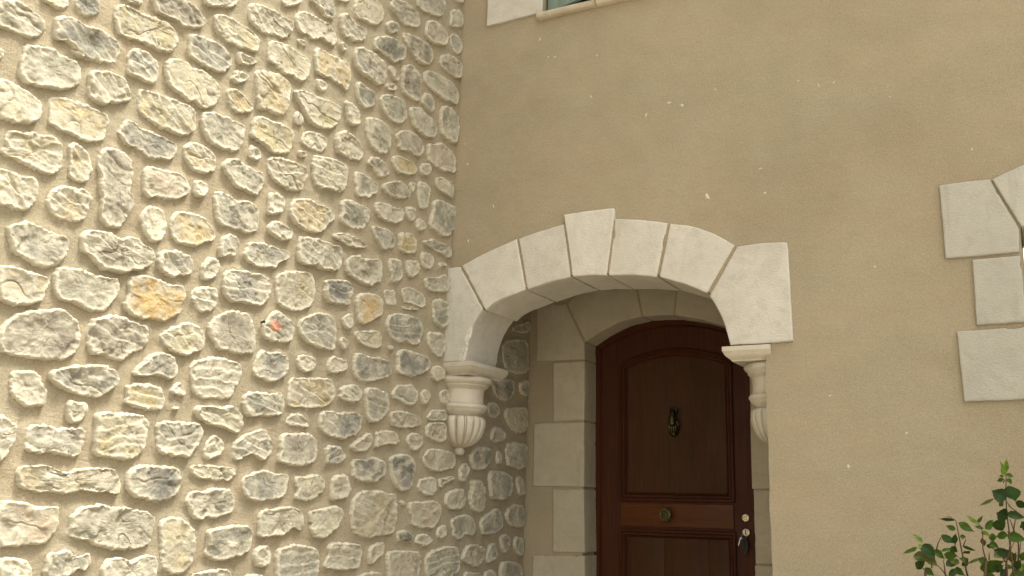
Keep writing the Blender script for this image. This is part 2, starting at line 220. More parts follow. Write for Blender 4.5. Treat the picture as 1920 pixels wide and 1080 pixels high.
("G",(1263,1301,1253,1349,1212,1355,1171,1368,1115,1360,1059,1355,995,1343,980,1295,986,1223,1003,1174,1125,1167,1234,1194,1262,1250)),
("C",(1735,1265,1706,1270,1655,1276,1607,1280,1538,1275,1518,1262,1509,1229,1546,1199,1662,1199,1725,1222)),
("C",(1450,1245,1412,1250,1323,1246,1298,1211,1360,1188,1445,1206)),
("C",(926,1356,879,1366,754,1360,663,1346,653,1319,675,1281,685,1251,729,1241,804,1241,847,1243,902,1256,931,1250,951,1265,930,1294,903,1311)),
("C",(609,1337,564,1356,489,1360,486,1334,503,1303,542,1277,593,1255,609,1275)),
("B",(380,1413,322,1421,283,1400,236,1386,248,1353,287,1362,340,1372,375,1360,385,1389)),
("P",(218,1357,191,1394,129,1398,55,1375,84,1346,146,1328,186,1344)),
("P",(462,1302,421,1319,341,1314,244,1312,167,1301,153,1242,171,1185,189,1136,321,1119,432,1149,447,1229)),
("G",(115,1258,81,1307,-24,1318,-73,1325,-202,1322,-225,1263,-239,1201,-155,1169,-65,1139,73,1146,102,1202)),
("C",(680,1209,630,1222,523,1225,479,1199,481,1160,568,1142,702,1172)),
("G",(-521,1974,-571,2017,-663,2002,-704,1952,-614,1919,-525,1922)),
("S",(-301,1840,-373,1882,-510,1886,-557,1846,-468,1755,-351,1742,-305,1798)),
("C",(-592,1865,-636,1881,-666,1843,-652,1789,-606,1796)),
("G",(-716,1917,-837,1947,-997,1925,-993,1833,-947,1771,-811,1783,-725,1793)),
("G",(-522,1740,-573,1755,-795,1742,-809,1671,-785,1617,-713,1581,-640,1588,-543,1587,-527,1672)),
("C",(-854,1717,-910,1737,-994,1667,-978,1617,-900,1611,-867,1664)),
("C",(-314,1690,-457,1687,-482,1586,-471,1518,-404,1505,-327,1534,-305,1607,-334,1649)),
("S",(-736,1520,-864,1565,-973,1549,-987,1432,-913,1419,-798,1433,-740,1477)),
("S",(-432,1468,-540,1510,-644,1541,-702,1485,-706,1433,-655,1399,-482,1380,-445,1418)),
("S",(-674,1378,-793,1380,-797,1328,-756,1260,-688,1322)),
("G",(-860,1366,-980,1360,-991,1257,-925,1255,-865,1301)),
("P",(-260,1291,-320,1334,-469,1331,-515,1284,-494,1235,-412,1205,-329,1225,-256,1244)),
("S",(-532,1284,-563,1333,-633,1332,-649,1247,-580,1228,-528,1230)),
("S",(-686,1220,-833,1223,-967,1201,-982,1130,-940,1045,-717,1058)),
("C",(-277,1187,-398,1178,-491,1169,-487,1104,-308,1106)),
("C",(-507,1177,-636,1184,-652,1095,-522,1094)),
("G",(-628,2540,-817,2585,-958,2591,-972,2490,-965,2387,-834,2355,-692,2365,-624,2429)),
("G",(-811,2676,-943,2718,-973,2671,-921,2634,-815,2623,-736,2632)),
("S",(-514,2282,-633,2309,-759,2318,-801,2273,-767,2208,-669,2168,-581,2189,-519,2223)),
("G",(-851,2298,-928,2332,-996,2328,-1000,2271,-963,2226,-882,2239)),
("S",(-466,2141,-547,2161,-610,2132,-613,2090,-556,2056,-484,2067)),
("C",(-684,2127,-796,2156,-967,2166,-984,2111,-982,2036,-925,1998,-808,1998,-716,2045,-681,2085)))
PAINT=(1.3963, 2.2876)
PAINT_K=140
WALL_O=(-2.97833, 0.0, 0.0)
WALL_E=(0.013135, 0.0, 0.999914)
WALL_N=(0.999914, 0.0, -0.013135)
CAM_R=(0.878108, 0.477901, 0.023176)
CAM_U=(0.083207, -0.200229, 0.976209)
CAM_F=(-0.471172, 0.855289, 0.215588)
VOUSSOIRS=[[(-3.0, 2.856), (-2.8652, 2.8579), (-2.7052, 2.6007), (-2.7173, 2.5856), (-2.7297, 2.5708), (-2.7419, 2.5559), (-2.7535, 2.5404), (-2.7639, 2.524), (-2.7731, 2.5067), (-2.7815, 2.4888), (-2.789, 2.4703), (-2.7957, 2.4509), (-2.8016, 2.4308), (-2.8062, 2.4096), (-2.8096, 2.3874), (-2.8123, 2.3645), (-2.8149, 2.3416), (-2.8178, 2.3189), (-3.0, 2.318)], [(-2.8514, 2.8628), (-2.8157, 2.8762), (-2.7803, 2.8898), (-2.745, 2.9033), (-2.7099, 2.9162), (-2.6751, 2.9283), (-2.6405, 2.9394), (-2.6062, 2.9496), (-2.5722, 2.9593), (-2.5382, 2.9689), (-2.5045, 2.9787), (-2.4416, 2.6869), (-2.4671, 2.6806), (-2.4935, 2.6742), (-2.5196, 2.6678), (-2.5442, 2.6616), (-2.5658, 2.6556), (-2.5841, 2.65), (-2.5998, 2.6448), (-2.6136, 2.6397), (-2.6263, 2.6344), (-2.6385, 2.6285), (-2.6499, 2.622), (-2.66, 2.6151), (-2.6693, 2.6079), (-2.6785, 2.6006), (-2.688, 2.5934)], [(-2.4912, 2.9803), (-2.4628, 2.9863), (-2.4344, 2.9925), (-2.4061, 2.9986), (-2.3782, 3.0044), (-2.3508, 3.0098), (-2.3239, 3.0144), (-2.2975, 3.0187), (-2.2714, 3.0226), (-2.2455, 3.0264), (-2.2196, 3.0304), (-2.1737, 2.7336), (-2.2003, 2.7307), (-2.2273, 2.7281), (-2.2543, 2.7252), (-2.281, 2.722), (-2.3071, 2.7179), (-2.3324, 2.7127), (-2.357, 2.7068), (-2.3813, 2.7003), (-2.4057, 2.6938), (-2.4303, 2.6874)], [(-2.2155, 3.0821), (-2.0667, 3.0845), (-1.9278, 3.0823), (-1.9262, 3.035), (-1.9693, 2.7237), (-2.0644, 2.7352), (-2.1613, 2.7339)], [(-1.9217, 3.0243), (-1.892, 3.0197), (-1.8625, 3.0154), (-1.8331, 3.011), (-1.804, 3.0062), (-1.7751, 3.0009), (-1.7465, 2.9948), (-1.7182, 2.988), (-1.69, 2.981), (-1.6621, 2.9739), (-1.6342, 2.9671), (-1.6967, 2.6919), (-1.7223, 2.6963), (-1.7481, 2.701), (-1.7739, 2.7055), (-1.7999, 2.7098), (-1.8261, 2.7134), (-1.8523, 2.7162), (-1.8787, 2.7185), (-1.9053, 2.7203), (-1.932, 2.7221), (-1.9588, 2.7241)], [(-1.6215, 2.9627), (-1.598, 2.9572), (-1.5746, 2.9521), (-1.5513, 2.9469), (-1.5283, 2.9409), (-1.5057, 2.9338), (-1.4834, 2.9255), (-1.4614, 2.9164), (-1.4398, 2.9065), (-1.4183, 2.8957), (-1.3971, 2.8842), (-1.3762, 2.8715), (-1.3555, 2.8576), (-1.3351, 2.8432), (-1.3147, 2.8287), (-1.2945, 2.8145), (-1.4384, 2.588), (-1.4619, 2.5992), (-1.4854, 2.6107), (-1.5091, 2.6221), (-1.5331, 2.6333), (-1.5573, 2.6439), (-1.5819, 2.6538), (-1.6068, 2.6632), (-1.6319, 2.6723), (-1.6572, 2.6813), (-1.6826, 2.6906)], [(-1.2815, 2.8064), (-1.1615, 2.811), (-1.0409, 2.8032), (-1.039, 2.6855), (-1.0327, 2.3274), (-1.1669, 2.3226), (-1.328, 2.324), (-1.3316, 2.3385), (-1.3351, 2.3529), (-1.3387, 2.3674), (-1.3426, 2.3823), (-1.3471, 2.3978), (-1.352, 2.4142), (-1.3572, 2.4312), (-1.3629, 2.4486), (-1.3693, 2.4662), (-1.3766, 2.4837), (-1.3851, 2.5012), (-1.3947, 2.5188), (-1.4048, 2.5366), (-1.4152, 2.5544), (-1.4253, 2.5722)]]
INTRADOS=[(-2.8062, 2.283), (-2.8039, 2.4012), (-2.7703, 2.5125), (-2.6983, 2.5972), (-2.5657, 2.6526), (-2.4351, 2.6863), (-2.3071, 2.7164), (-2.169, 2.7332), (-2.0644, 2.7352), (-1.9648, 2.7233), (-1.8261, 2.7078), (-1.6911, 2.69), (-1.5574, 2.6371), (-1.4332, 2.5809), (-1.3817, 2.492), (-1.3497, 2.398), (-1.328, 2.324)]
EXTRADOS=[(-2.9127, 2.4373), (-2.918, 2.5586), (-2.909, 2.68), (-2.8599, 2.8574), (-2.6751, 2.9283), (-2.5012, 2.9798), (-2.3507, 3.0082), (-2.2164, 3.0285), (-2.0664, 3.0403), (-1.9232, 3.023), (-1.7751, 2.9994), (-1.6286, 2.965), (-1.5057, 2.9338), (-1.2894, 2.8059), (-1.1396, 2.6951), (-1.0695, 2.5332), (-1.0572, 2.3289)]
SPRING_CHIP=[(-2.7671, 2.5182), (-2.7841, 2.5134), (-2.809, 2.4462), (-2.8343, 2.388), (-2.8532, 2.3444), (-2.8524, 2.3236), (-2.8246, 2.3163), (-2.8061, 2.3716), (-2.7912, 2.4302), (-2.7761, 2.483)]
CHIPS=[[(-2.7739, 2.5157), (-2.7906, 2.5048), (-2.8096, 2.4612), (-2.8186, 2.4259), (-2.8043, 2.4131), (-2.7917, 2.4422), (-2.7761, 2.483)], [(-2.8084, 2.4312), (-2.8217, 2.4171), (-2.8372, 2.3733), (-2.853, 2.3384), (-2.8452, 2.3173), (-2.8211, 2.3161), (-2.8091, 2.3599), (-2.7972, 2.4068)]]
QUOINS_R=[[(-0.3639, 2.9916), (-0.2568, 2.9941), (-0.1588, 2.9926), (-0.0626, 2.7561), (-0.0706, 2.6544), (-0.2172, 2.6516), (-0.3597, 2.654)], [(-0.2539, 2.6386), (-0.1558, 2.6383), (-0.0678, 2.6388), (-0.064, 2.351), (-0.2577, 2.3492)], [(-0.3366, 2.3287), (-0.1993, 2.3293), (-0.064, 2.335), (-0.064, 2.027), (-0.3281, 2.0248)]]
VR=[(-0.1506, 2.989), (-0.0857, 3.0164), (-0.022, 3.0386)]
SURR_L=[[(-2.8944, 2.8366), (-2.6829, 2.8203), (-2.5517, 2.5604), (-2.5491, 2.4572), (-2.8869, 2.4618)], [(-2.7683, 2.4458), (-2.682, 2.4485), (-2.549, 2.4471), (-2.5478, 2.08), (-2.7625, 2.0744)], [(-2.9017, 2.0636), (-2.7141, 2.0684), (-2.5495, 2.0653), (-2.5463, 1.6745), (-2.8973, 1.6721)], [(-2.7595, 1.6575), (-2.5462, 1.6586), (-2.5397, 1.2869), (-2.703, 1.2801), (-2.7536, 1.2843)], [(-2.8923, 1.2563), (-2.5395, 1.2683), (-2.5332, 0.9088), (-2.8881, 0.8835)]]
SURR_J=[(-2.6753, 2.8162), (-2.5463, 2.5669), (-2.2017, 2.8808), (-2.1658, 2.7069), (-2.1554, 2.7062), (-2.1894, 2.8798), (-1.9433, 2.8589), (-1.9639, 2.6958), (-1.9538, 2.6951), (-1.9315, 2.8579)]
SURR_A=[(-2.5463, 2.5669), (-2.4445, 2.625), (-2.319, 2.6791), (-2.1606, 2.7049), (-2.0572, 2.7042), (-1.9589, 2.6955), (-1.8065, 2.6652), (-1.6585, 2.6134)]
LEAVES=[(-0.3446, 1.5384, -0.4025, 1.5347, 0.0129, 0), (-0.3429, 1.505, -0.3745, 1.5166, 0.0216, 1), (-0.3315, 1.5283, -0.2778, 1.4987, 0.0309, 1), (-0.3959, 1.4824, -0.3552, 1.4505, 0.0319, 2), (-0.3521, 1.4568, -0.3404, 1.4842, 0.0216, 0), (-0.3328, 1.4803, -0.3126, 1.4781, 0.0185, 1), (-0.4037, 1.4236, -0.363, 1.4406, 0.0144, 1), (-0.3235, 1.4455, -0.2909, 1.4393, 0.0103, 0), (-0.3246, 1.4289, -0.3102, 1.4122, 0.0268, 0), (-0.4661, 1.4525, -0.4887, 1.4822, 0.0165, 3), (-0.4751, 1.4375, -0.5207, 1.4116, 0.0165, 1), (-0.4542, 1.4488, -0.4167, 1.4076, 0.0474, 0), (-0.4576, 1.4268, -0.4703, 1.4499, 0.0237, 3), (-0.489, 1.4095, -0.4372, 1.3984, 0.0381, 4), (-0.4452, 1.3989, -0.4099, 1.3776, 0.0319, 4), (-0.4845, 1.3636, -0.4538, 1.391, 0.033, 0), (-0.452, 1.3673, -0.4259, 1.3383, 0.0299, 1), (-0.4273, 1.4289, -0.3927, 1.3971, 0.0278, 1), (-0.3944, 1.4136, -0.3451, 1.4025, 0.0371, 1), (-0.383, 1.3768, -0.3414, 1.3993, 0.0319, 0), (-0.3755, 1.3409, -0.3441, 1.3713, 0.0268, 0), (-0.356, 1.3699, -0.3258, 1.3435, 0.0268, 1), (-0.3128, 1.3863, -0.2568, 1.4162, 0.0113, 4), (-0.2666, 1.526, -0.2996, 1.5529, 0.0165, 3), (-0.2708, 1.532, -0.2591, 1.5436, 0.0129, 1), (-0.255, 1.5098, -0.2852, 1.5192, 0.0134, 1), (-0.2512, 1.5091, -0.2144, 1.5406, 0.0299, 1), (-0.2504, 1.5037, -0.2442, 1.4739, 0.0319, 3), (-0.2293, 1.4941, -0.228, 1.4606, 0.0268, 1), (-0.2632, 1.4765, -0.2589, 1.4398, 0.0216, 4), (-0.2375, 1.4611, -0.2089, 1.4467, 0.0258, 1), (-0.234, 1.4571, -0.2479, 1.4329, 0.0309, 1), (-0.1766, 1.4898, -0.2186, 1.4842, 0.0319, 1), (-0.1786, 1.4877, -0.1251, 1.4794, 0.0402, 1), (-0.2148, 1.5102, -0.1801, 1.5428, 0.0433, 0), (-0.1747, 1.5491, -0.2114, 1.5667, 0.0618, 0), (-0.173, 1.5614, -0.119, 1.5566, 0.0319, 0), (-0.1747, 1.6141, -0.2094, 1.6443, 0.0592, 0), (-0.1616, 1.6615, -0.1465, 1.6022, 0.068, 2), (-0.2116, 1.6143, -0.2582, 1.5884, 0.0124, 4), (-0.1439, 1.6072, -0.1168, 1.5852, 0.0299, 0), (-0.1974, 1.5897, -0.1829, 1.6065, 0.0175, 1), (-0.1703, 1.6972, -0.1766, 1.7252, 0.0196, 3), (-0.1656, 1.7085, -0.1651, 1.7558, 0.0155, 3), (-0.1675, 1.7085, -0.1812, 1.7449, 0.0134, 3), (-0.1623, 1.7169, -0.1586, 1.7399, 0.0113, 3), (-0.175, 1.6846, -0.205, 1.6785, 0.0165, 1), (-0.1775, 1.693, -0.1935, 1.7029, 0.0103, 1), (-0.1644, 1.6997, -0.1431, 1.6949, 0.0175, 1), (-0.1635, 1.6864, -0.1546, 1.674, 0.0196, 1), (-0.1298, 1.538, -0.1227, 1.5106, 0.0278, 0), (-0.2257, 1.4147, -0.1912, 1.4311, 0.0309, 4), (-0.2019, 1.4299, -0.1889, 1.403, 0.0258, 4), (-0.178, 1.3978, -0.1562, 1.4286, 0.0278, 4), (-0.2771, 1.4002, -0.2426, 1.3916, 0.0309, 1), (-0.2769, 1.3656, -0.1989, 1.3944, 0.0489, 1), (-0.2303, 1.363, -0.2005, 1.3875, 0.0319, 0), (-0.2155, 1.3493, -0.1846, 1.3702, 0.0278, 0), (-0.2587, 1.3535, -0.2289, 1.3458, 0.0216, 1), (-0.1645, 1.356, -0.1347, 1.3906, 0.0474, 3), (-0.1445, 1.4074, -0.1294, 1.4257, 0.0268, 1), (-0.1871, 1.3861, -0.1728, 1.378, 0.0175, 4), (-0.1645, 1.3792, -0.1443, 1.4002, 0.0309, 0), (-0.3322, 1.3751, -0.3156, 1.3903, 0.0206, 0), (-0.3628, 1.4439, -0.3445, 1.424, 0.0309, 0), (-0.3389, 1.3912, -0.3661, 1.3941, 0.0258, 4), (-0.3116, 1.3925, -0.3302, 1.404, 0.0232, 4), (-0.1432, 1.3682, -0.1299, 1.349, 0.0464, 1), (-0.1193, 1.5302, -0.0989, 1.5065, 0.0464, 0), (-0.1104, 1.5956, -0.0826, 1.5717, 0.0515, 0), (-0.1139, 1.4576, -0.0838, 1.4668, 0.0412, 1), (-0.1255, 1.405, -0.0979, 1.3824, 0.0464, 0), (-0.1826, 1.3382, -0.146, 1.3322, 0.0412, 1), (-0.2812, 1.3329, -0.2441, 1.3188, 0.0412, 0), (-0.4379, 1.3244, -0.3995, 1.306, 0.0412, 1), (-0.3434, 1.3255, -0.314, 1.3027, 0.0412, 0), (-0.2356, 1.3313, -0.2154, 1.3004, 0.0464, 0), (-0.3913, 1.3105, -0.3618, 1.2836, 0.0412, 1), (-0.1704, 1.303, -0.1344, 1.2933, 0.0464, 1)]
STEMS=[[(-0.317, 1.3432), (-0.3294, 1.4164), (-0.3352, 1.474), (-0.3427, 1.5363)], [(-0.4193, 1.4292), (-0.4116, 1.4546), (-0.3972, 1.4802)], [(-0.4301, 1.3663), (-0.4284, 1.3871), (-0.428, 1.4059)], [(-0.3902, 1.3394), (-0.392, 1.3723), (-0.3935, 1.397)], [(-0.3925, 1.3401), (-0.404, 1.3572), (-0.4189, 1.373)], [(-0.4511, 1.3569), (-0.4594, 1.3648), (-0.469, 1.3727)], [(-0.314, 1.3862), (-0.3234, 1.3899), (-0.3319, 1.408)], [(-0.1905, 1.3819), (-0.1911, 1.398), (-0.1695, 1.4596), (-0.1758, 1.5245), (-0.1765, 1.6149), (-0.1673, 1.7106)], [(-0.1669, 1.349), (-0.1691, 1.4071), (-0.1716, 1.4716), (-0.1736, 1.5041)], [(-0.1533, 1.3897), (-0.1433, 1.4605), (-0.1551, 1.5006), (-0.1667, 1.5452)], [(-0.1669, 1.349), (-0.1518, 1.3998), (-0.1379, 1.4729)], [(-0.2495, 1.4014), (-0.2599, 1.4418), (-0.2517, 1.5016), (-0.2706, 1.5341)], [(-0.1913, 1.396), (-0.2091, 1.4337), (-0.2246, 1.4697)], [(-0.2165, 1.411), (-0.223, 1.425), (-0.2283, 1.441)], [(-0.1902, 1.386), (-0.1744, 1.4351), (-0.1578, 1.4661)], [(-0.2437, 1.4017), (-0.2418, 1.4282)], [(-0.3605, 1.4192), (-0.3546, 1.4484), (-0.3484, 1.4819)], [(-0.3215, 1.4455), (-0.3145, 1.4623), (-0.3099, 1.4728)], [(-0.1592, 1.4964), (-0.1529, 1.5292), (-0.1476, 1.5498)], [(-0.1214, 1.5504), (-0.1422, 1.5703), (-0.1636, 1.5863), (-0.1734, 1.6067)], [(-0.3427, 1.5363), (-0.3521, 1.5445), (-0.3675, 1.5504)], [(-0.2605, 1.5137), (-0.2675, 1.5239)], [(-0.1797, 1.6729), (-0.1731, 1.6847)], [(-0.1648, 1.5945), (-0.1563, 1.5823), (-0.1457, 1.5743)]]
STEM_FEET=[[(-0.317, 1.3432), (-0.42, 0.9), (-0.25, 0.03)], [(-0.3902, 1.3394), (-0.42, 1.0), (-0.27, 0.03)], [(-0.4511, 1.3569), (-0.47, 1.1), (-0.28, 0.03)], [(-0.1905, 1.3819), (-0.2, 1.1), (-0.21, 0.03)], [(-0.1669, 1.349), (-0.15, 1.0), (-0.19, 0.03)], [(-0.2495, 1.4014), (-0.3, 1.1), (-0.22, 0.03)], [(-0.1533, 1.3897), (-0.16, 1.1), (-0.18, 0.03)]]
SPLASH=[(-2.071, 3.7399, 0.0075), (-1.7539, 3.5754, 0.0125), (-1.6266, 3.6211, 0.0125), (-1.5545, 3.5932, 0.015), (-1.4311, 3.0859, 0.02), (-1.1431, 3.064, 0.01), (-1.1599, 3.192, 0.01), (-1.3778, 3.6482, 0.0075), (-2.8676, 3.594, 0.0075), (-2.8483, 3.4672, 0.01), (-2.8235, 3.006, 0.01), (-2.6662, 3.1905, 0.01), (-2.3921, 4.1479, 0.01), (-0.8656, 3.5727, 0.01), (-0.7955, 3.5729, 0.0075), (-0.8168, 1.7538, 0.0125), (-0.9607, 3.6135, 0.0075), (-2.2954, 4.0194, 0.01), (-2.3358, 4.0278, 0.0075), (-2.0373, 3.9749, 0.0075), (-0.5478, 3.4526, 0.0075), (-0.2205, 3.1431, 0.0075), (-0.5651, 1.8977, 0.01), (-0.8805, 2.0696, 0.0075), (-0.6569, 2.6487, 0.0075)]

cam_d = bpy.data.cameras.new('camera')
cam = bpy.data.objects.new('camera', cam_d); COL.objects.link(cam)
cam_d.sensor_width = 36.0; cam_d.lens = 1850.0 / 1920.0 * 36.0
cam_d.clip_end = 500.0; cam_d.clip_start = 0.05
R_ = Matrix((CAM_R, CAM_U, [-c for c in CAM_F])).transposed().to_4x4()
cam.matrix_world = Matrix.Translation((0, -4.6, 1.55)) @ R_
scene.camera = cam

# ------------------------------------------------------------------ world, sun, exposure
SUN = Vector((0.42, 0.13, 1.0)).normalized()          # towards the sun, high and slightly behind the facade
w = bpy.data.worlds.new('World'); scene.world = w; w.use_nodes = True
nt = w.node_tree; nt.nodes.clear()
sky = nt.nodes.new('ShaderNodeTexSky'); sky.sky_type = 'NISHITA'; sky.sun_disc = False
sky.sun_elevation = math.asin(SUN.z); sky.sun_rotation = math.atan2(SUN.x, SUN.y)
sky.air_density = 1.0; sky.dust_density = 5.0; sky.ozone_density = 0.6
hs = nt.nodes.new('ShaderNodeHueSaturation'); hs.inputs['Saturation'].default_value = 0.15   # hazy white overcast
tint = nt.nodes.new('ShaderNodeMix'); tint.data_type = 'RGBA'; tint.blend_type = 'MULTIPLY'
tint.inputs[0].default_value = 1.0; tint.inputs[7].default_value = (0.985, 0.99, 0.93, 1)
bg = nt.nodes.new('ShaderNodeBackground'); bg.inputs['Strength'].default_value = 0.110
wo = nt.nodes.new('ShaderNodeOutputWorld')
nt.links.new(sky.outputs[0], hs.inputs['Color']); nt.links.new(hs.outputs[0], tint.inputs[6])
nt.links.new(tint.outputs[2], bg.inputs['Color']); nt.links.new(bg.outputs[0], wo.inputs[0])
sd = bpy.data.lights.new('sun', 'SUN'); sd.energy = 1.32; sd.angle = math.radians(11); sd.color = (1.0, 0.965, 0.89)
so = bpy.data.objects.new('sun', sd); COL.objects.link(so)
so.rotation_euler = SUN.to_track_quat('Z', 'Y').to_euler(); so.location = (3, 3, 12)
scene.view_settings.view_transform = 'Standard'; scene.view_settings.look = 'None'
scene.view_settings.gamma = 1.0; scene.view_settings.use_curve_mapping = False
scene.view_settings.exposure = 2.17

# ------------------------------------------------------------------ helpers
rng = np.random.default_rng(7); random.seed(7)

def _hash(ix, iy, iz, seed):
    h = (ix * 374761393 + iy * 668265263 + iz * 2147483647 + seed * 974634777) & 0xFFFFFFFF
    h = ((h ^ (h >> 13)) * 1274126177) & 0xFFFFFFFF
    h = ((h ^ (h >> 16)) * 2246822519) & 0xFFFFFFFF
    return ((h ^ (h >> 15)) & 0xFFFF) / 32767.5 - 1.0

def noise(p, seed=0):
    p = np.asarray(p, float); i = np.floor(p).astype(np.int64); f = p - i; f = f * f * (3 - 2 * f)
    r = 0
    for dx in (0, 1):
        wx = f[:, 0] if dx else 1 - f[:, 0]
        for dy in (0, 1):
            wy = f[:, 1] if dy else 1 - f[:, 1]
            for dz in (0, 1):
                wz = f[:, 2] if dz else 1 - f[:, 2]
                r = r + wx * wy * wz * _hash(i[:, 0] + dx, i[:, 1] + dy, i[:, 2] + dz, seed)
    return r

def fbm(p, oct=4, seed=0, rough=0.5):
    a = 1.0; s = 0; t = 0; p = np.array(p, float)
    for k in range(oct):
        s = s + a * noise(p, seed + k * 17); t += a; a *= rough; p = p * 2.03 + 11.7
    return s / t

def ridged(p, oct=3, seed=0):
    a = 1.0; s = 0; t = 0; p = np.array(p, float)
    for k in range(oct):
        s = s + a * (1 - 2 * np.abs(noise(p, seed + k * 31))); t += a; a *= 0.55; p = p * 2.1 + 5.3
    return s / t

def mesh_obj(name, verts, faces, mat=None, parent=None, smooth=True, sharp=40, attrs=None, recalc=False):
    me = bpy.data.meshes.new(name)
    me.from_pydata([tuple(v) for v in verts], [], faces)
    if recalc:
        bm = bmesh.new(); bm.from_mesh(me); bmesh.ops.recalc_face_normals(bm, faces=bm.faces); bm.to_mesh(me); bm.free()
    if attrs:
        for k, v in attrs.items():
            a = me.attributes.new(k, 'FLOAT', 'POINT'); a.data.foreach_set('value', np.asarray(v, np.float32))
    if smooth:
        me.polygons.foreach_set('use_smooth', [True] * len(me.polygons))
        if sharp: me.set_sharp_from_angle(angle=math.radians(sharp))
    if mat: me.materials.append(mat)
    me.update()
    o = bpy.data.objects.new(name, me); COL.objects.link(o)
    if parent: o.parent = parent
    return o

def thing(name, label, cat, loc=(0, 0, 0), group=None):
    o = bpy.data.objects.new(name, None); COL.objects.link(o); o.empty_display_size = 0.1
    o.location = (0, 0, 0)
    o['label'] = label; o['category'] = cat
    if group: o['group'] = group
    return o

def tag(o, label, cat, group=None):
    o['label'] = label; o['category'] = cat
    if group: o['group'] = group
    return o

def box_geo(x0, x1, y0, y1, z0, z1):
    v = [(x, y, z) for x in (x0, x1) for y in (y0, y1) for z in (z0, z1)]
    f = [(0, 1, 3, 2), (4, 6, 7, 5), (0, 4, 5, 1), (2, 3, 7, 6), (0, 2, 6, 4), (1, 5, 7, 3)]
    return v, f

def box(name, b, mat, parent=None, bevel=0.0):
    v, f = box_geo(*b)
    me = bpy.data.meshes.new(name); bm = bmesh.new()
    bv = [bm.verts.new(p) for p in v]
    for q in f: bm.faces.new([bv[i] for i in q])
    bmesh.ops.recalc_face_normals(bm, faces=bm.faces)
    if bevel: bmesh.ops.bevel(bm, geom=bm.edges[:], offset=bevel, segments=2, affect='EDGES', profile=0.6)
    bm.to_mesh(me); bm.free()
    me.polygons.foreach_set('use_smooth', [True] * len(me.polygons)); me.set_sharp_from_angle(angle=math.radians(35))
    me.materials.append(mat)
    o = bpy.data.objects.new(name, me); COL.objects.link(o)
    if parent: o.parent = parent
    return o

def resample(pts, step, smooth=0):
    P = np.array(pts, float)
    for _ in range(smooth):
        Q = np.roll(P, -1, 0); P = np.stack([P * .75 + Q * .25, P * .25 + Q * .75], 1).reshape(-1, 2)
    out = []
    for a, b in zip(P, np.roll(P, -1, 0)):
        n = max(1, int(round(np.linalg.norm(b - a) / step)))
        for k in range(n): out.append(a + (b - a) * k / n)
    return np.array(out)

def resample_even(pts, step, smooth=1):
    P = resample(pts, step / 6, smooth)
    seg = np.linalg.norm(np.roll(P, -1, 0) - P, axis=1); L = np.concatenate([[0], np.cumsum(seg)])
    n = max(20, int(L[-1] / step)); t = np.arange(n) * L[-1] / n
    PP = np.vstack([P, P[:1]])
    return np.stack([np.interp(t, L, PP[:, 0]), np.interp(t, L, PP[:, 1])], 1)

def centroid(P):
    x, y = P[:, 0], P[:, 1]; x1, y1 = np.roll(x, -1), np.roll(y, -1); c = x * y1 - x1 * y; A = c.sum() / 2
    if abs(A) < 1e-9: return P.mean(0)
    return np.array([((x + x1) * c).sum(), ((y + y1) * c).sum()]) / (6 * A)

def ring_faces(n, m, close_center=True, flip=False):
    fs = []
    for r in range(m - 1):
        for i in range(n):
            j = (i + 1) % n
            q = (r * n + i, r * n + j, (r + 1) * n + j, (r + 1) * n + i)
            fs.append(q[::-1] if flip else q)
    if close_center:
        for i in range(n):
            q = ((m - 1) * n + i, (m - 1) * n + (i + 1) % n, m * n)
            fs.append(q[::-1] if flip else q)
    return fs

def normals_out(P):
    t = np.roll(P, -1, 0) - np.roll(P, 1, 0); t /= np.linalg.norm(t, axis=1)[:, None] + 1e-9
    n = np.stack([t[:, 1], -t[:, 0]], 1)
    x, y = P[:, 0], P[:, 1]
    if (x * np.roll(y, -1) - np.roll(x, -1) * y).sum() < 0: n = -n
    return n

# ------------------------------------------------------------------ materials
def new_mat(name):
    m = bpy.data.materials.new(name); m.use_nodes = True
    n = m.node_tree; b = n.nodes['Principled BSDF']
    b.inputs['Specular IOR Level'].default_value = 0.25
    return m, n, b

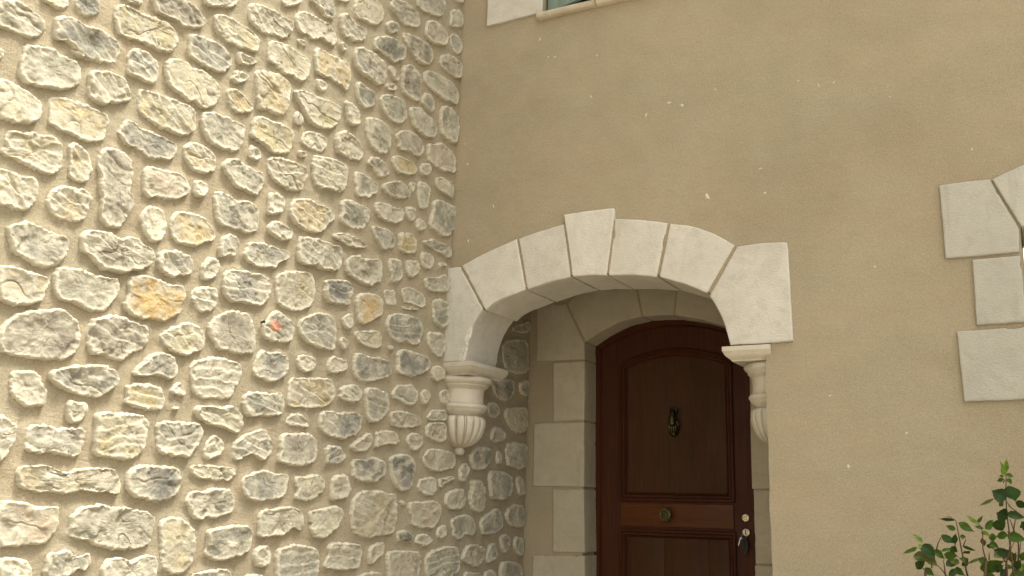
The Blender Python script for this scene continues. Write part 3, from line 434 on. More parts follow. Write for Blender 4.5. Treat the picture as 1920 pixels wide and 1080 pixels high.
class NB:                                   # tiny node builder
    def __init__(s, nt): s.nt = nt
    def n(s, typ, **kw):
        x = s.nt.nodes.new(typ)
        for k, v in kw.items(): setattr(x, k, v)
        return x
    def link(s, a, b): s.nt.links.new(a, b)
    def coord(s, scale=(1, 1, 1), rot=(0, 0, 0), which='Object'):
        tc = s.n('ShaderNodeTexCoord'); mp = s.n('ShaderNodeMapping')
        mp.inputs['Scale'].default_value = scale; mp.inputs['Rotation'].default_value = rot
        s.link(tc.outputs[which], mp.inputs[0]); return mp.outputs[0]
    def noise(s, vec, scale, detail=4, rough=0.55, dist=0.0, ridge=False):
        x = s.n('ShaderNodeTexNoise'); x.inputs['Scale'].default_value = scale
        x.inputs['Detail'].default_value = detail; x.inputs['Roughness'].default_value = rough
        x.inputs['Distortion'].default_value = dist
        s.link(vec, x.inputs['Vector']); return x.outputs['Fac']
    def voro(s, vec, scale, feat='F1'):
        x = s.n('ShaderNodeTexVoronoi', feature=feat); x.inputs['Scale'].default_value = scale
        s.link(vec, x.inputs['Vector']); return x.outputs['Distance']
    def ramp(s, fac, stops):
        x = s.n('ShaderNodeValToRGB'); e = x.color_ramp.elements
        while len(e) < len(stops): e.new(0.5)
        for i, (p, c) in enumerate(stops):
            e[i].position = p; e[i].color = (*c, 1) if len(c) == 3 else c
        s.link(fac, x.inputs[0]); return x.outputs[0]
    def mapr(s, v, a, b, c=0.0, d=1.0):
        x = s.n('ShaderNodeMapRange'); x.inputs[1].default_value = a; x.inputs[2].default_value = b
        x.inputs[3].default_value = c; x.inputs[4].default_value = d
        s.link(v, x.inputs[0]); return x.outputs[0]
    def math(s, op, a, b=None):
        x = s.n('ShaderNodeMath', operation=op)
        for i, v in enumerate((a, b)):
            if v is None: continue
            if isinstance(v, (int, float)): x.inputs[i].default_value = v
            else: s.link(v, x.inputs[i])
        return x.outputs[0]
    def mix(s, fac, a, b, mode='MIX'):
        x = s.n('ShaderNodeMix', data_type='RGBA', blend_type=mode)
        for i, v in ((0, fac), (6, a), (7, b)):
            if isinstance(v, (int, float)): x.inputs[i].default_value = v
            elif isinstance(v, tuple): x.inputs[i].default_value = (*v, 1)
            else: s.link(v, x.inputs[i])
        return x.outputs[2]
    def bump(s, h, strength=0.5, dist=0.01, nrm=None):
        x = s.n('ShaderNodeBump'); x.inputs['Strength'].default_value = strength
        x.inputs['Distance'].default_value = dist; s.link(h, x.inputs['Height'])
        if nrm: s.link(nrm, x.inputs['Normal'])
        return x.outputs[0]

def mat_plaster(name, c1, c2, c3, stroke=0.0, grain=1.0):
    m, nt_, b = new_mat(name); N = NB(nt_)
    v = N.coord()
    big = N.noise(v, 0.9, 5, 0.6, 0.4); mid = N.noise(v, 5.0, 5, 0.65, 0.3); fine = N.noise(v, 160.0, 4, 0.7)
    c = N.mix(N.mapr(big, 0.35, 0.68), c1, c2)
    hue = N.noise(N.coord((1, 1, 1.7), (0.3, 0.2, 0.7)), 1.3, 5, 0.62, 0.6)
    c = N.mix(N.mapr(hue, 0.40, 0.62), N.mix(1.0, c, (0.965, 0.98, 0.97), 'MULTIPLY'), N.mix(1.0, c, (1.03, 1.0, 0.98), 'MULTIPLY'))
    cl = N.noise(N.coord((1, 1, 1.5), (0.1, 0.0, 0.2)), 2.6, 7, 0.72, 0.7)
    c = N.mix(N.mapr(cl, 0.42, 0.64), N.mix(1.0, c, (0.94, 0.937, 0.93), 'MULTIPLY'), c)
    c = N.mix(N.mapr(mid, 0.45, 0.75, 0, 0.6), c, c3)
    c = N.mix(N.mapr(fine, 0.30, 0.72, 0.0, 1.0), N.mix(1.0, c, (0.66, 0.65, 0.63), 'MULTIPLY'), c)
    gr2 = N.noise(v, 75.0, 5, 0.75)
    c = N.mix(N.mapr(gr2, 0.34, 0.62), N.mix(1.0, c, (0.87, 0.865, 0.86), 'MULTIPLY'), c)
    pit = N.noise(v, 300.0, 2, 0.5)
    c = N.mix(N.mapr(pit, 0.28, 0.36, 0.55, 0.0), c, tuple(x * 0.6 for x in c1))
    N.link(c, b.inputs['Base Color']); b.inputs['Roughness'].default_value = 0.93
    und = N.noise(v, 3.2, 3, 0.5)
    nr = N.bump(und, 0.55, 0.03)
    sv = N.coord((1.0, 5.0, 9.0), (0.5, 0.2, 0.3)); st = N.noise(sv, 5.5, 6, 0.65, 1.2)
    nr = N.bump(st, 0.05 + stroke, 0.012, nr)
    g = N.noise(v, 240.0, 3, 0.6)
    nr = N.bump(g, 0.30 * grain, 0.004, nr)
    g2 = N.noise(v, 60.0, 4, 0.6)
    nr = N.bump(g2, 0.20 * grain, 0.008, nr)
    N.link(nr, b.inputs['Normal'])
    return m

def mat_stone_rubble():
    m, nt_, b = new_mat('rubble_stone'); N = NB(nt_)
    v0 = N.coord()
    oi = N.n('ShaderNodeObjectInfo')
    off = N.n('ShaderNodeVectorMath', operation='SCALE'); off.inputs['Scale'].default_value = 37.0
    comb = N.n('ShaderNodeCombineXYZ')
    N.link(oi.outputs['Random'], comb.inputs[0]); N.link(oi.outputs['Random'], comb.inputs[2]); N.link(comb.outputs[0], off.inputs[0])
    add = N.n('ShaderNodeVectorMath', operation='ADD'); N.link(v0, add.inputs[0]); N.link(off.outputs[0], add.inputs[1])
    v = add.outputs[0]
    rim = N.n('ShaderNodeAttribute', attribute_name='rim').outputs['Fac']
    core = N.n('ShaderNodeAttribute', attribute_name='core').outputs['Fac']
    pit = N.n('ShaderNodeAttribute', attribute_name='pit').outputs['Fac']
    n1 = N.noise(v, 9.0, 4, 0.6, 0.5); n2 = N.noise(v, 34.0, 5, 0.7, 0.5); n3 = N.noise(v, 220.0, 3, 0.7)
    cream = N.mix(N.mapr(n2, 0.35, 0.65), (0.490, 0.445, 0.340), (0.430, 0.385, 0.290))
    grey = N.mix(N.mapr(n1, 0.3, 0.7), (0.36, 0.328, 0.250), (0.265, 0.242, 0.188))
    inner = N.mix(N.mapr(n1, 0.42, 0.60, 0.15, 1.0), grey, oi.outputs['Color'])
    k = N.math('ADD', rim, N.mapr(n1, 0.3, 0.7, -0.50, 0.30))
    k = N.math('ADD', k, N.mapr(n2, 0.3, 0.7, -0.12, 0.12))
    c = N.mix(N.mapr(k, 0.15, 1.0), cream, inner)
    k2 = N.math('ADD', core, N.mapr(n1, 0.3, 0.7, -0.30, 0.30))
    c = N.mix(N.mapr(k2, 0.40, 1.05, 0.0, 0.85), c, oi.outputs['Color'])
    red = N.n('ShaderNodeAttribute', attribute_name='paint').outputs['Fac']
    sm = N.noise(v, 5.5, 4, 0.65, 0.8)
    c = N.mix(N.mapr(sm, 0.50, 0.70, 0.0, 0.65), c, cream)
    c = N.mix(N.mapr(pit, 0.0, 1.0, 0.0, 0.45), c, N.mix(1.0, c, (0.55, 0.50, 0.44), 'MULTIPLY'))
    c = N.mix(N.mapr(n3, 0.28, 0.5, 0.45, 0.0), c, N.mix(1.0, c, (0.62, 0.58, 0.52), 'MULTIPLY'))
    c = N.mix(N.mapr(N.math('ADD', red, N.mapr(n2, 0.3, 0.7, -0.25, 0.25)), 0.45, 0.60, 0.0, 0.75), c, (0.60, 0.27, 0.18))
    N.link(c, b.inputs['Base Color']); b.inputs['Roughness'].default_value = 0.9
    h1 = N.noise(v, 38.0, 8, 0.72, 0.8)
    sv = N.coord((1.0, 0.9, 5.0), (0.35, 0.0, 0.0)); h2 = N.noise(sv, 16.0, 6, 0.7, 1.4)
    vo = N.voro(v, 70.0)
    nr = N.bump(h1, 0.42, 0.012); nr = N.bump(h2, 0.35, 0.010, nr); nr = N.bump(vo, 0.22, 0.006, nr)
    nr = N.bump(n3, 0.35, 0.002, nr)
    N.link(nr, b.inputs['Normal'])
    return m

def mat_limestone(name, c1, c2, c3, pits=1.0, rough=0.85):
    m, nt_, b = new_mat(name); N = NB(nt_)
    v0 = N.coord(); oi = N.n('ShaderNodeObjectInfo')
    comb = N.n('ShaderNodeCombineXYZ'); mm = N.math('MULTIPLY', oi.outputs['Random'], 19.0)
    N.link(mm, comb.inputs[0]); N.link(mm, comb.inputs[2])
    add = N.n('ShaderNodeVectorMath', operation='ADD'); N.link(v0, add.inputs[0]); N.link(comb.outputs[0], add.inputs[1]); v = add.outputs[0]
    n1 = N.noise(v, 4.0, 6, 0.65, 0.5); n2 = N.noise(v, 18.0, 5, 0.7, 0.4); n3 = N.noise(v, 210.0, 3, 0.7)
    sv = N.coord((9.0, 9.0, 1.6)); st = N.noise(sv, 1.6, 4, 0.6)
    c = N.mix(N.mapr(n1, 0.38, 0.66), c1, c2)
    c = N.mix(N.mapr(n2, 0.50, 0.74, 0.0, 0.75), c, c3)
    c = N.mix(N.mapr(st, 0.58, 0.72, 0.0, 0.35), c, tuple(x * 0.74 for x in c2))
    c = N.mix(N.mapr(n3, 0.30, 0.46, 0.35, 0.0), c, N.mix(1.0, c, (0.72, 0.68, 0.6), 'MULTIPLY'))
    rnd = N.mapr(oi.outputs['Random'], 0, 1, 0.93, 1.05)
    cc = N.n('ShaderNodeCombineXYZ')
    for i in range(3): N.link(rnd, cc.inputs[i])
    c = N.mix(1.0, c, cc.outputs[0], 'MULTIPLY')
    N.link(c, b.inputs['Base Color']); b.inputs['Roughness'].default_value = rough
    g = N.noise(v, 130.0, 5, 0.7); vo = N.voro(v, 95.0)
    und = N.noise(v, 9.0, 3, 0.5)
    nr = N.bump(und, 0.3, 0.012); nr = N.bump(g, 0.45 * pits, 0.006, nr); nr = N.bump(vo, 0.18 * pits, 0.006, nr)
    N.link(nr, b.inputs['Normal'])
    return m

def mat_wood(name, c1, c2, rough=0.5, vertical=True):
    m, nt_, b = new_mat(name); N = NB(nt_)
    v = N.coord((34, 34, 1.6) if vertical else (1.6, 34, 34))
    w1 = N.noise(v, 1.6, 7, 0.66, 1.3); v2 = N.coord(); w2 = N.noise(v2, 3.5, 3, 0.6)
    vf = N.coord((420, 420, 12) if vertical else (12, 420, 420)); w3 = N.noise(vf, 1.0, 3, 0.6)
    c = N.mix(N.mapr(w1, 0.34, 0.68), c1, c2)
    c = N.mix(N.mapr(w2, 0.45, 0.75, 0, 0.5), c, tuple(x * 0.55 for x in c1))
    c = N.mix(N.mapr(w3, 0.30, 0.5, 0.4, 0.0), c, tuple(x * 0.4 for x in c1))
    N.link(c, b.inputs['Base Color']); b.inputs['Specular IOR Level'].default_value = 0.16
    N.link(N.mapr(w2, 0.3, 0.7, rough - 0.08, rough + 0.14), b.inputs['Roughness'])
    N.link(N.bump(w3, 0.15, 0.002, N.bump(w1, 0.12, 0.003)), b.inputs['Normal'])
    return m

def mat_metal(name, c, rough, metallic=1.0, patina=None):
    m, nt_, b = new_mat(name); N = NB(nt_)
    v = N.coord(); n1 = N.noise(v, 60.0, 4, 0.6)
    col = N.mix(N.mapr(n1, 0.4, 0.65), c, patina or tuple(x * 0.55 for x in c))
    N.link(col, b.inputs['Base Color']); b.inputs['Metallic'].default_value = metallic
    N.link(N.mapr(n1, 0.3, 0.7, rough - 0.08, rough + 0.15), b.inputs['Roughness'])
    return m

def mat_paint(name, c1, c2):
    m, nt_, b = new_mat(name); N = NB(nt_)
    v = N.coord((20, 20, 1.5)); n1 = N.noise(v, 2.0, 5, 0.65, 0.5); v2 = N.coord(); n2 = N.noise(v2, 40, 4, 0.7)
    c = N.mix(N.mapr(n1, 0.35, 0.7), c1, c2); c = N.mix(N.mapr(n2, 0.62, 0.72, 0, 0.5), c, tuple(x * 0.5 for x in c1))
    N.link(c, b.inputs['Base Color']); b.inputs['Roughness'].default_value = 0.6
    N.link(N.bump(n1, 0.2, 0.003), b.inputs['Normal'])
    return m

def mat_leaf(name, c1, c2, rough=0.32):
    m, nt_, b = new_mat(name); N = NB(nt_)
    v = N.coord(); oi = N.n('ShaderNodeObjectInfo')
    n1 = N.noise(v, 30.0, 3, 0.6)
    vein = N.n('ShaderNodeAttribute', attribute_name='vein').outputs['Fac']
    c = N.mix(N.mapr(n1, 0.3, 0.7), c1, c2)
    c = N.mix(N.mapr(oi.outputs['Random'], 0, 1, 0.0, 0.5), c, tuple(x * 0.55 for x in c1))
    c = N.mix(N.mapr(vein, 0.75, 1.0, 0, 0.5), c, tuple(min(1, x * 1.9) for x in c2))
    N.link(c, b.inputs['Base Color']); b.inputs['Roughness'].default_value = rough
    b.inputs['Specular IOR Level'].default_value = 0.2
    try: b.inputs['Transmission Weight'].default_value = 0.0
    except Exception: pass
    tr = N.n('ShaderNodeBsdfTranslucent'); tr.inputs[0].default_value = (c2[0] * 1.5, c2[1] * 1.5, c2[2], 1)
    mx = N.n('ShaderNodeMixShader'); mx.inputs[0].default_value = 0.22
    out = nt_.nodes['Material Output']
    N.link(b.outputs[0], mx.inputs[1]); N.link(tr.outputs[0], mx.inputs[2]); N.link(mx.outputs[0], out.inputs[0])
    return m

M_PLASTER = mat_plaster('facade_plaster', (0.388, 0.319, 0.214), (0.440, 0.368, 0.254), (0.412, 0.349, 0.245))
M_MORTAR = mat_plaster('wall_mortar', (0.362, 0.305, 0.208), (0.408, 0.348, 0.242), (0.380, 0.325, 0.226), stroke=0.35, grain=1.3)
M_JOINT = mat_plaster('joint_mortar', (0.38, 0.31, 0.205), (0.42, 0.345, 0.235), (0.39, 0.32, 0.215), grain=1.5)
M_RUBBLE = mat_stone_rubble()
M_BLOCK = mat_limestone('white_limestone', (0.548, 0.508, 0.438), (0.478, 0.440, 0.372), (0.410, 0.374, 0.305))
M_BLOCK_R = mat_limestone('window_limestone', (0.42, 0.395, 0.33), (0.385, 0.36, 0.30), (0.35, 0.325, 0.265))
M_BLOCK_SHADED = mat_limestone('shaded_limestone', (0.42, 0.368, 0.272), (0.375, 0.325, 0.235), (0.34, 0.29, 0.205))  # same stone as the arch, with the recess shade put into its colour
M_CARVED = mat_limestone('carved_stone', (0.50, 0.45, 0.36), (0.455, 0.40, 0.31), (0.385, 0.325, 0.24), pits=0.25, rough=0.7)
M_SILL = mat_limestone('sill_stone', (0.50, 0.43, 0.33), (0.44, 0.37, 0.27), (0.38, 0.31, 0.22), pits=0.3, rough=0.7)
M_WOOD = mat_wood('door_wood', (0.068, 0.017, 0.005), (0.032, 0.009, 0.004))
M_WOODP = mat_wood('door_panel_wood', (0.066, 0.024, 0.006), (0.036, 0.014, 0.004), 0.5)
M_WOODL = mat_wood('door_rail_wood', (0.105, 0.032, 0.006), (0.065, 0.020, 0.005), 0.42, False)
M_BRONZE = mat_metal('aged_bronze', (0.11, 0.09, 0.04), 0.45, 1.0, (0.04, 0.045, 0.025))
M_BLACKM = mat_metal('dark_iron', (0.035, 0.032, 0.03), 0.5, 0.8)
M_BRASS = mat_metal('brass', (0.62, 0.42, 0.14), 0.3)
M_STEEL = mat_metal('steel', (0.55, 0.53, 0.50), 0.3)
M_SHUT = mat_paint('shutter_paint', (0.18, 0.235, 0.205), (0.22, 0.285, 0.25))
M_DARK = mat_paint('dark_interior', (0.012, 0.011, 0.010), (0.016, 0.014, 0.013))
M_GROUND = mat_plaster('courtyard_gravel', (0.46, 0.41, 0.33), (0.52, 0.47, 0.38), (0.42, 0.38, 0.30), grain=3.0)
M_ROOF = mat_plaster('roof_tile', (0.33, 0.15, 0.08), (0.42, 0.21, 0.12), (0.28, 0.15, 0.10))
M_WHITE = mat_limestone('lime_splash', (0.54, 0.48, 0.375), (0.50, 0.44, 0.335), (0.46, 0.40, 0.30), 0.3)
M_RED = mat_paint('red_paint', (0.72, 0.16, 0.09), (0.78, 0.26, 0.17))
M_STEM = mat_paint('plant_stem', (0.055, 0.026, 0.014), (0.075, 0.040, 0.018))
LEAFM = [mat_leaf('leaf_dark', (0.016, 0.036, 0.004), (0.024, 0.050, 0.006), 0.5),
         mat_leaf('leaf_green', (0.040, 0.082, 0.008), (0.056, 0.105, 0.010), 0.5),
         mat_leaf('leaf_gloss', (0.034, 0.070, 0.022), (0.045, 0.090, 0.028), 0.26),
         mat_leaf('leaf_young', (0.110, 0.190, 0.020), (0.150, 0.240, 0.028), 0.45),
         mat_leaf('leaf_olive', (0.085, 0.095, 0.018), (0.065, 0.085, 0.016), 0.45)]

# ------------------------------------------------------------------ ground
gv, gf = [], []
nx = 60
for i in range(nx + 1):
    for j in range(nx + 1):
        gv.append((-60 + 120 * i / nx, -80 + 120 * j / nx, 0.0))
for i in range(nx):
    for j in range(nx):
        a = i * (nx + 1) + j; gf.append((a, a + nx + 1, a + nx + 2, a + 1))
g = mesh_obj('ground', gv, gf, M_GROUND, smooth=False); g['kind'] = 'structure'

# ------------------------------------------------------------------ rubble stone wall
WO, WE, WN = np.array(WALL_O), np.array(WALL_E), np.array(WALL_N); WU = np.array((0.0, -1.0, 0.0))
def wall_pts(u, v, h): return WO + np.outer(v, WE) + np.outer(u, WU) + np.outer(h, WN)

us = np.concatenate([np.arange(-1.10, 3.20, 0.011), np.arange(3.20, 6.6, 0.1)])
vs = np.concatenate([np.arange(0, 1.0, 0.1), np.arange(1.0, 4.75, 0.011), np.arange(4.75, 7.0, 0.1)])
UU, VV = np.meshgrid(us, vs, indexing='ij'); uf, vf_ = UU.ravel(), VV.ravel()
pp = np.stack([uf, vf_, np.zeros_like(uf)], 1)
hh = 0.005 * fbm(pp * 2.3, 3, 5) + 0.0035 * fbm(pp * (9, 14, 1), 3, 9) + 0.0016 * ridged(pp * (16, 40, 1) , 2, 3)
for _, a_ in STONES:
    P_ = resample(np.array(a_, float).reshape(-1, 2) / 1000, 0.008)
    lo, hi = P_.min(0) - 0.035, P_.max(0) + 0.035
    iu = np.where((us >= lo[0]) & (us <= hi[0]))[0]; iv = np.where((vs >= lo[1]) & (vs <= hi[1]))[0]
    if not len(iu) or not len(iv): continue
    idx = (iu[:, None] * len(vs) + iv[None]).ravel()
    G_ = np.stack([uf[idx], vf_[idx]], 1)
    d_ = np.sqrt(((G_[:, None] - P_[None]) ** 2).sum(2).min(1))
    amp = 0.0075 * np.clip(0.55 + 1.1 * fbm(np.column_stack([G_ * 11, np.zeros(len(G_))]), 2, 77), 0, 1.3)
    hh[idx] = np.maximum(hh[idx], hh[idx] * 0.6 + amp * np.exp(-(d_ / 0.014) ** 2))
V = wall_pts(uf, vf_, hh)
nu, nv_ = len(us), len(vs)
ii, jj = np.meshgrid(np.arange(nu - 1), np.arange(nv_ - 1), indexing='ij'); a = (ii * nv_ + jj).ravel()
F_ = np.stack([a, a + 1, a + nv_ + 1, a + nv_], 1)
stone_wall = mesh_obj('stone_wall', V, F_.tolist(), M_MORTAR, sharp=None)
tag(stone_wall, 'rubble stone wall of cream and grey stones proud of beige mortar, left of the doorway', 'wall')
# solid body of the wall behind its face (thickness)
bb = wall_pts(np.array([-1.1, 6.55, 6.55, -1.1]), np.array([0, 0, 6.95, 6.95]), np.full(4, -0.04))
bk = wall_pts(np.array([-1.1, 6.55, 6.55, -1.1]), np.array([0, 0, 6.95, 6.95]), np.full(4, -0.5))
core = mesh_obj('wall_core', list(bb) + list(bk), [(0, 1, 2, 3), (4, 7, 6, 5), (0, 4, 5, 1), (1, 5, 6, 2), (2, 6, 7, 3), (3, 7, 4, 0)], M_MORTAR, stone_wall, False)

PAL = {'W': (0.52, 0.47, 0.35), 'C': (0.44, 0.395, 0.29), 'G': (0.30, 0.278, 0.215), 'S': (0.235, 0.22, 0.175),
       'B': (0.175, 0.165, 0.135), 'N': (0.24, 0.21, 0.155), 'Y': (0.37, 0.315, 0.20), 'O': (0.40, 0.32, 0.185),
       'R': (0.41, 0.285, 0.125), 'P': (0.38, 0.315, 0.23)}
AMT = {'W': 0.0, 'C': 0.1, 'G': 0.3, 'S': 0.6, 'B': 1.0, 'N': 0.7, 'Y': 0.55, 'O': 0.7, 'R': 1.1, 'P': 0.4}

def make_stone_geo(poly, seed, hmul=1.0, step=0.0050, strata=None):
    r = np.random.default_rng(seed)
    C0 = resample_even(poly, step, 1); n = len(C0); c = centroid(C0)
    area_r = math.sqrt(max(1e-6, np.ptp(C0[:, 0]) * np.ptp(C0[:, 1]))) / 2
    nrm = normals_out(C0)
    pj = np.column_stack([C0 * 1.0, np.full(n, seed * 3.1)])
    jag = 0.0065 * fbm(pj * 50, 4, seed, 0.8) + 0.0055 * ridged(pj * 85, 3, seed + 5) + 0.004 * fbm(pj * 18, 2, seed + 9)
    jag *= min(1.0, area_r / 0.055)
    C0 = C0 + nrm * jag[:, None]
    rad = np.linalg.norm(C0 - c, axis=1)
    fixed = np.array([0.0, 0.0012, 0.003, 0.006, 0.010, 0.0145, 0.0195, 0.025, 0.031, 0.0375, 0.044])
    smax = 0.62
    rows = []; ds = []
    for d in fixed:                                     # rings at a true distance from the edge
        s = 1 - np.minimum(d / rad, smax * d / fixed[-1]); rows.append(c + (C0 - c) * s[:, None]); ds.append(rad * (1 - s))
    s_last = 1 - np.minimum(fixed[-1] / rad, smax)
    m_in = max(3, int(area_r / 0.0070))
    for k in range(1, m_in):
        s = s_last * (1 - k / m_in); rows.append(c + (C0 - c) * s[:, None]); ds.append(rad * (1 - s))
    P = np.vstack(rows + [c[None]]); D = np.concatenate(ds + [[rad.min()]])
    nring = len(rows)
    H0 = (0.010 + 0.009 * r.random() + 0.050 * min(area_r, 0.11)) * hmul
    rise = 0.0026 + 0.0024 * fbm(np.column_stack([P, np.zeros(len(P))]) * 24, 2, seed + 3)
    prof = 1 - np.exp(-D / rise)
    q = (P - c) / area_r
    planes = []
    for k in range(5):
        ang = r.random() * 6.283; tilt = r.uniform(0.04, 0.30)
        planes.append(1.0 + r.uniform(-.05, .25) - tilt * (q[:, 0] * math.cos(ang) + q[:, 1] * math.sin(ang)))
    fac = np.clip(np.minimum.reduce(planes), 0.25, 1.3)
    nf = int(6 + 10 * min(1, area_r / 0.1)); fp = r.uniform(-1.1, 1.1, (nf, 2)); ft = r.uniform(-0.38, 0.38, (nf, 2)); fo_ = r.uniform(-0.24, 0.18, nf)
    wq = np.column_stack([q[:, 0] + 0.16 * fbm(np.column_stack([q * 3.1, np.full(len(q), seed)]), 3, seed + 71), q[:, 1] + 0.16 * fbm(np.column_stack([q * 3.1, np.full(len(q), seed + 9)]), 3, seed + 72)])
    dd = ((wq[:, None, :] - fp[None]) ** 2).sum(2); wgt = np.exp(-(dd - dd.min(1)[:, None]) * 26); wgt /= wgt.sum(1)[:, None]
    loc = (wgt * (fo_[None] + ((q[:, None, :] - fp[None]) * ft[None]).sum(2))).sum(1)
    H = H0 * prof * np.clip(fac * 0.95 + loc * 0.9, 0.22, 1.6)
    p3 = np.column_stack([P, np.full(len(P), seed * 1.7)])
    ang = r.uniform(-0.3, 0.8) if strata is None else strata
    ca, sa = math.cos(ang), math.sin(ang)
    ps = np.column_stack([(P[:, 0] * ca + P[:, 1] * sa) * 7, (-P[:, 0] * sa + P[:, 1] * ca) * 30, p3[:, 2]])
    wv = 0.9 * fbm(p3 * 14, 2, seed + 91); ps = ps + np.column_stack([wv, wv * 1.6, wv * 0])
    sk = 0.1 + 1.5 * r.random() ** 2
    body = np.clip(D / 0.010, 0, 1)
    cm = r.uniform(0.25, 0.95)
    H += body * (0.0036 * fbm(p3 * 17, 3, seed + 11) + 0.0034 * cm * ridged(p3 * 27, 4, seed + 21) + 0.0024 * sk * ridged(ps, 3, seed + 31)
                 + 0.0046 * cm * fbm(p3 * 60, 4, seed + 41, 0.7))
    stl = r.integers(0, 4); rq = np.linalg.norm(q - r.uniform(-.3, .3, 2), axis=1)
    if stl in (0, 3): H -= H0 * r.uniform(0.25, 0.5) * np.exp(-(rq / 0.55) ** 2) * body          # dished face
    if stl in (1, 3):                                                                            # broken ledges of the bedding
        a2 = r.uniform(-0.2, 0.7); t2 = (-P[:, 0] * math.sin(a2) + P[:, 1] * math.cos(a2)) * 26 + 0.9 * fbm(p3 * 9, 3, seed + 95)
        fr = t2 - np.floor(t2); H += body * (0.0045 * (np.clip(fr / 0.85, 0, 1) - np.clip((fr - 0.85) / 0.15, 0, 1)) - 0.002)
    # broken, frayed lip along the edge
    H += np.exp(-((D - 0.009) / 0.007) ** 2) * (0.0045 * ridged(p3 * 55, 3, seed + 81) + 0.0015)
    # bites and cracks
    cr = ridged(ps * (0.5, 0.45, 1) + 9, 1, seed + 51); bite = np.clip((cr - 0.92) / 0.08, 0, 1) * body
    H -= 0.0055 * bite * (0.3 + sk * 0.6)
    pock = np.clip((fbm(p3 * 30, 2, seed + 61) - 0.35) / 0.3, 0, 1) * body
    H -= 0.004 * pock
    H = np.maximum(H, np.where(D > 0.003, 0.003, H))
    # base ring buried in the mortar
    base = c + (C0 - c) * 1.0 + nrm * 0.002
    P = np.vstack([base, P]); H = np.concatenate([np.full(n, -0.016), H]); D = np.concatenate([np.zeros(n), D])
    bite = np.concatenate([np.zeros(n), np.clip(bite + pock, 0, 1)])
    rim = np.clip(D / 0.030, 0, 1)
    corea = np.clip(1.25 - np.linalg.norm((P - c - area_r * 0.25 * r.uniform(-1, 1, 2)) / area_r, axis=1), 0, 1)
    X, Y = C0[:, 0], C0[:, 1]; ccw = (X * np.roll(Y, -1) - np.roll(X, -1) * Y).sum() > 0
    faces = ring_faces(n, nring + 1, True, flip=ccw)
    return P, H, faces, rim, corea, bite

for k, (col, arr) in enumerate(STONES):
    poly = np.array(arr, float).reshape(-1, 2) / 1000.0
    P, H, faces, rim, corea, bite = make_stone_geo(poly, k + 1)
    V = wall_pts(P[:, 0], P[:, 1], H)
    o = mesh_obj('stone', V, faces, M_RUBBLE, stone_wall, sharp=None,
                 attrs={'rim': rim, 'core': np.clip(corea * AMT[col], 0, 1), 'pit': bite})
    j = 1 + random.uniform(-0.10, 0.10); c = PAL[col]
    o.color = (c[0] * j, c[1] * j, c[2] * j * random.uniform(0.93, 1.05), 1)
    if PAINT_K == k:
        a_ = o.data.attributes.new('paint', 'FLOAT', 'POINT')
        d_ = np.sqrt(((P[:, 0] - PAINT[0]) / 0.036) ** 2 + ((P[:, 1] - PAINT[1]) / 0.024) ** 2)
        a_.data.foreach_set('value', np.clip(1.15 - d_ * 0.65, 0, 1).astype(np.float32)); o['label'] = 'stone daubed with red orange paint'
    if col == 'R': o['label'] = 'stone with an ochre yellow face'
    if col == 'B': o['label'] = 'dark grey stone'

# stones of the same wall outside the picture, joined
def in_frame(u, v):
    d = wall_pts(np.array([u]), np.array([v]), np.array([0.0]))[0] - np.array((0, -4.6, 1.55)); f_ = d @ np.array(CAM_F)
    if f_ <= 0.1: return False
    x = 960 + 1850 * (d @ np.array(CAM_R)) / f_; y = 540 - 1850 * (d @ np.array(CAM_U)) / f_
    return -12 < x < 1000 and -12 < y < 1100
allp = [np.array(a, float).reshape(-1, 2) / 1000 for _, a in STONES]
bbs = [(p[:, 0].min() - .01, p[:, 0].max() + .01, p[:, 1].min() - .01, p[:, 1].max() + .01) for p in allp]
SV, SF, SA = [], [], {'rim': [], 'core': [], 'pit': []}; offv = 0
row = 0
rr = random.Random(3)
for HR, WR, GAP in (((0.10, 0.17), (0.11, 0.27), 0.03), ((0.07, 0.10), (0.08, 0.16), 0.012), ((0.045, 0.07), (0.05, 0.09), 0.008)):
    v = 0.06
    while v < 6.7:
        hrow = rr.uniform(*HR); u = -1.05 + rr.uniform(0, 0.1)
        while u < 6.4:
            wd = rr.uniform(*WR)
            x0, x1, y0, y1 = u, u + wd, v + rr.uniform(0, .015), v + hrow * rr.uniform(0.8, 1.0)
            if x1 > -0.985 and not any(b[0] < x1 and b[1] > x0 and b[2] < y1 and b[3] > y0 for b in bbs) \
               and not any(in_frame(a_, b_) for a_ in (x0, (x0 + x1) / 2, x1) for b_ in (y0, y1)) and x1 < 6.4:
                x0 = max(x0, -0.98)
                cx, cy, rx, ry = (x0 + x1) / 2, (y0 + y1) / 2, (x1 - x0) / 2, (y1 - y0) / 2
                if rx > 0.02:
                    poly = []
                    for t_ in range(9):
                        aa = -t_ * 2 * math.pi / 9; ex = abs(math.cos(aa)) ** 0.6 * math.copysign(1, math.cos(aa)); ey = abs(math.sin(aa)) ** 0.6 * math.copysign(1, math.sin(aa))
                        kf = rr.uniform(0.82, 1.0); poly.append((cx + rx * ex * kf, cy + ry * ey * kf))
                    P, H, faces, rim, corea, bite = make_stone_geo(np.array(poly), 1000 + row, 1.0, 0.016)
                    row += 1; bbs.append((x0 - .012, x1 + .012, y0 - .012, y1 + .012))
                    SV.append(wall_pts(P[:, 0], P[:, 1], H)); SF += [tuple(i + offv for i in f) for f in faces]; offv += len(P)
                    SA['rim'].append(rim); SA['core'].append(corea * rr.choice([0, 0.3, 0.8])); SA['pit'].append(bite)
            u += wd + rr.uniform(0.02, 0.05)
        v += hrow + GAP
o = mesh_obj('outer_stones', np.vstack(SV), SF, M_RUBBLE, stone_wall, sharp=None, attrs={k: np.concatenate(x) for k, x in SA.items()})
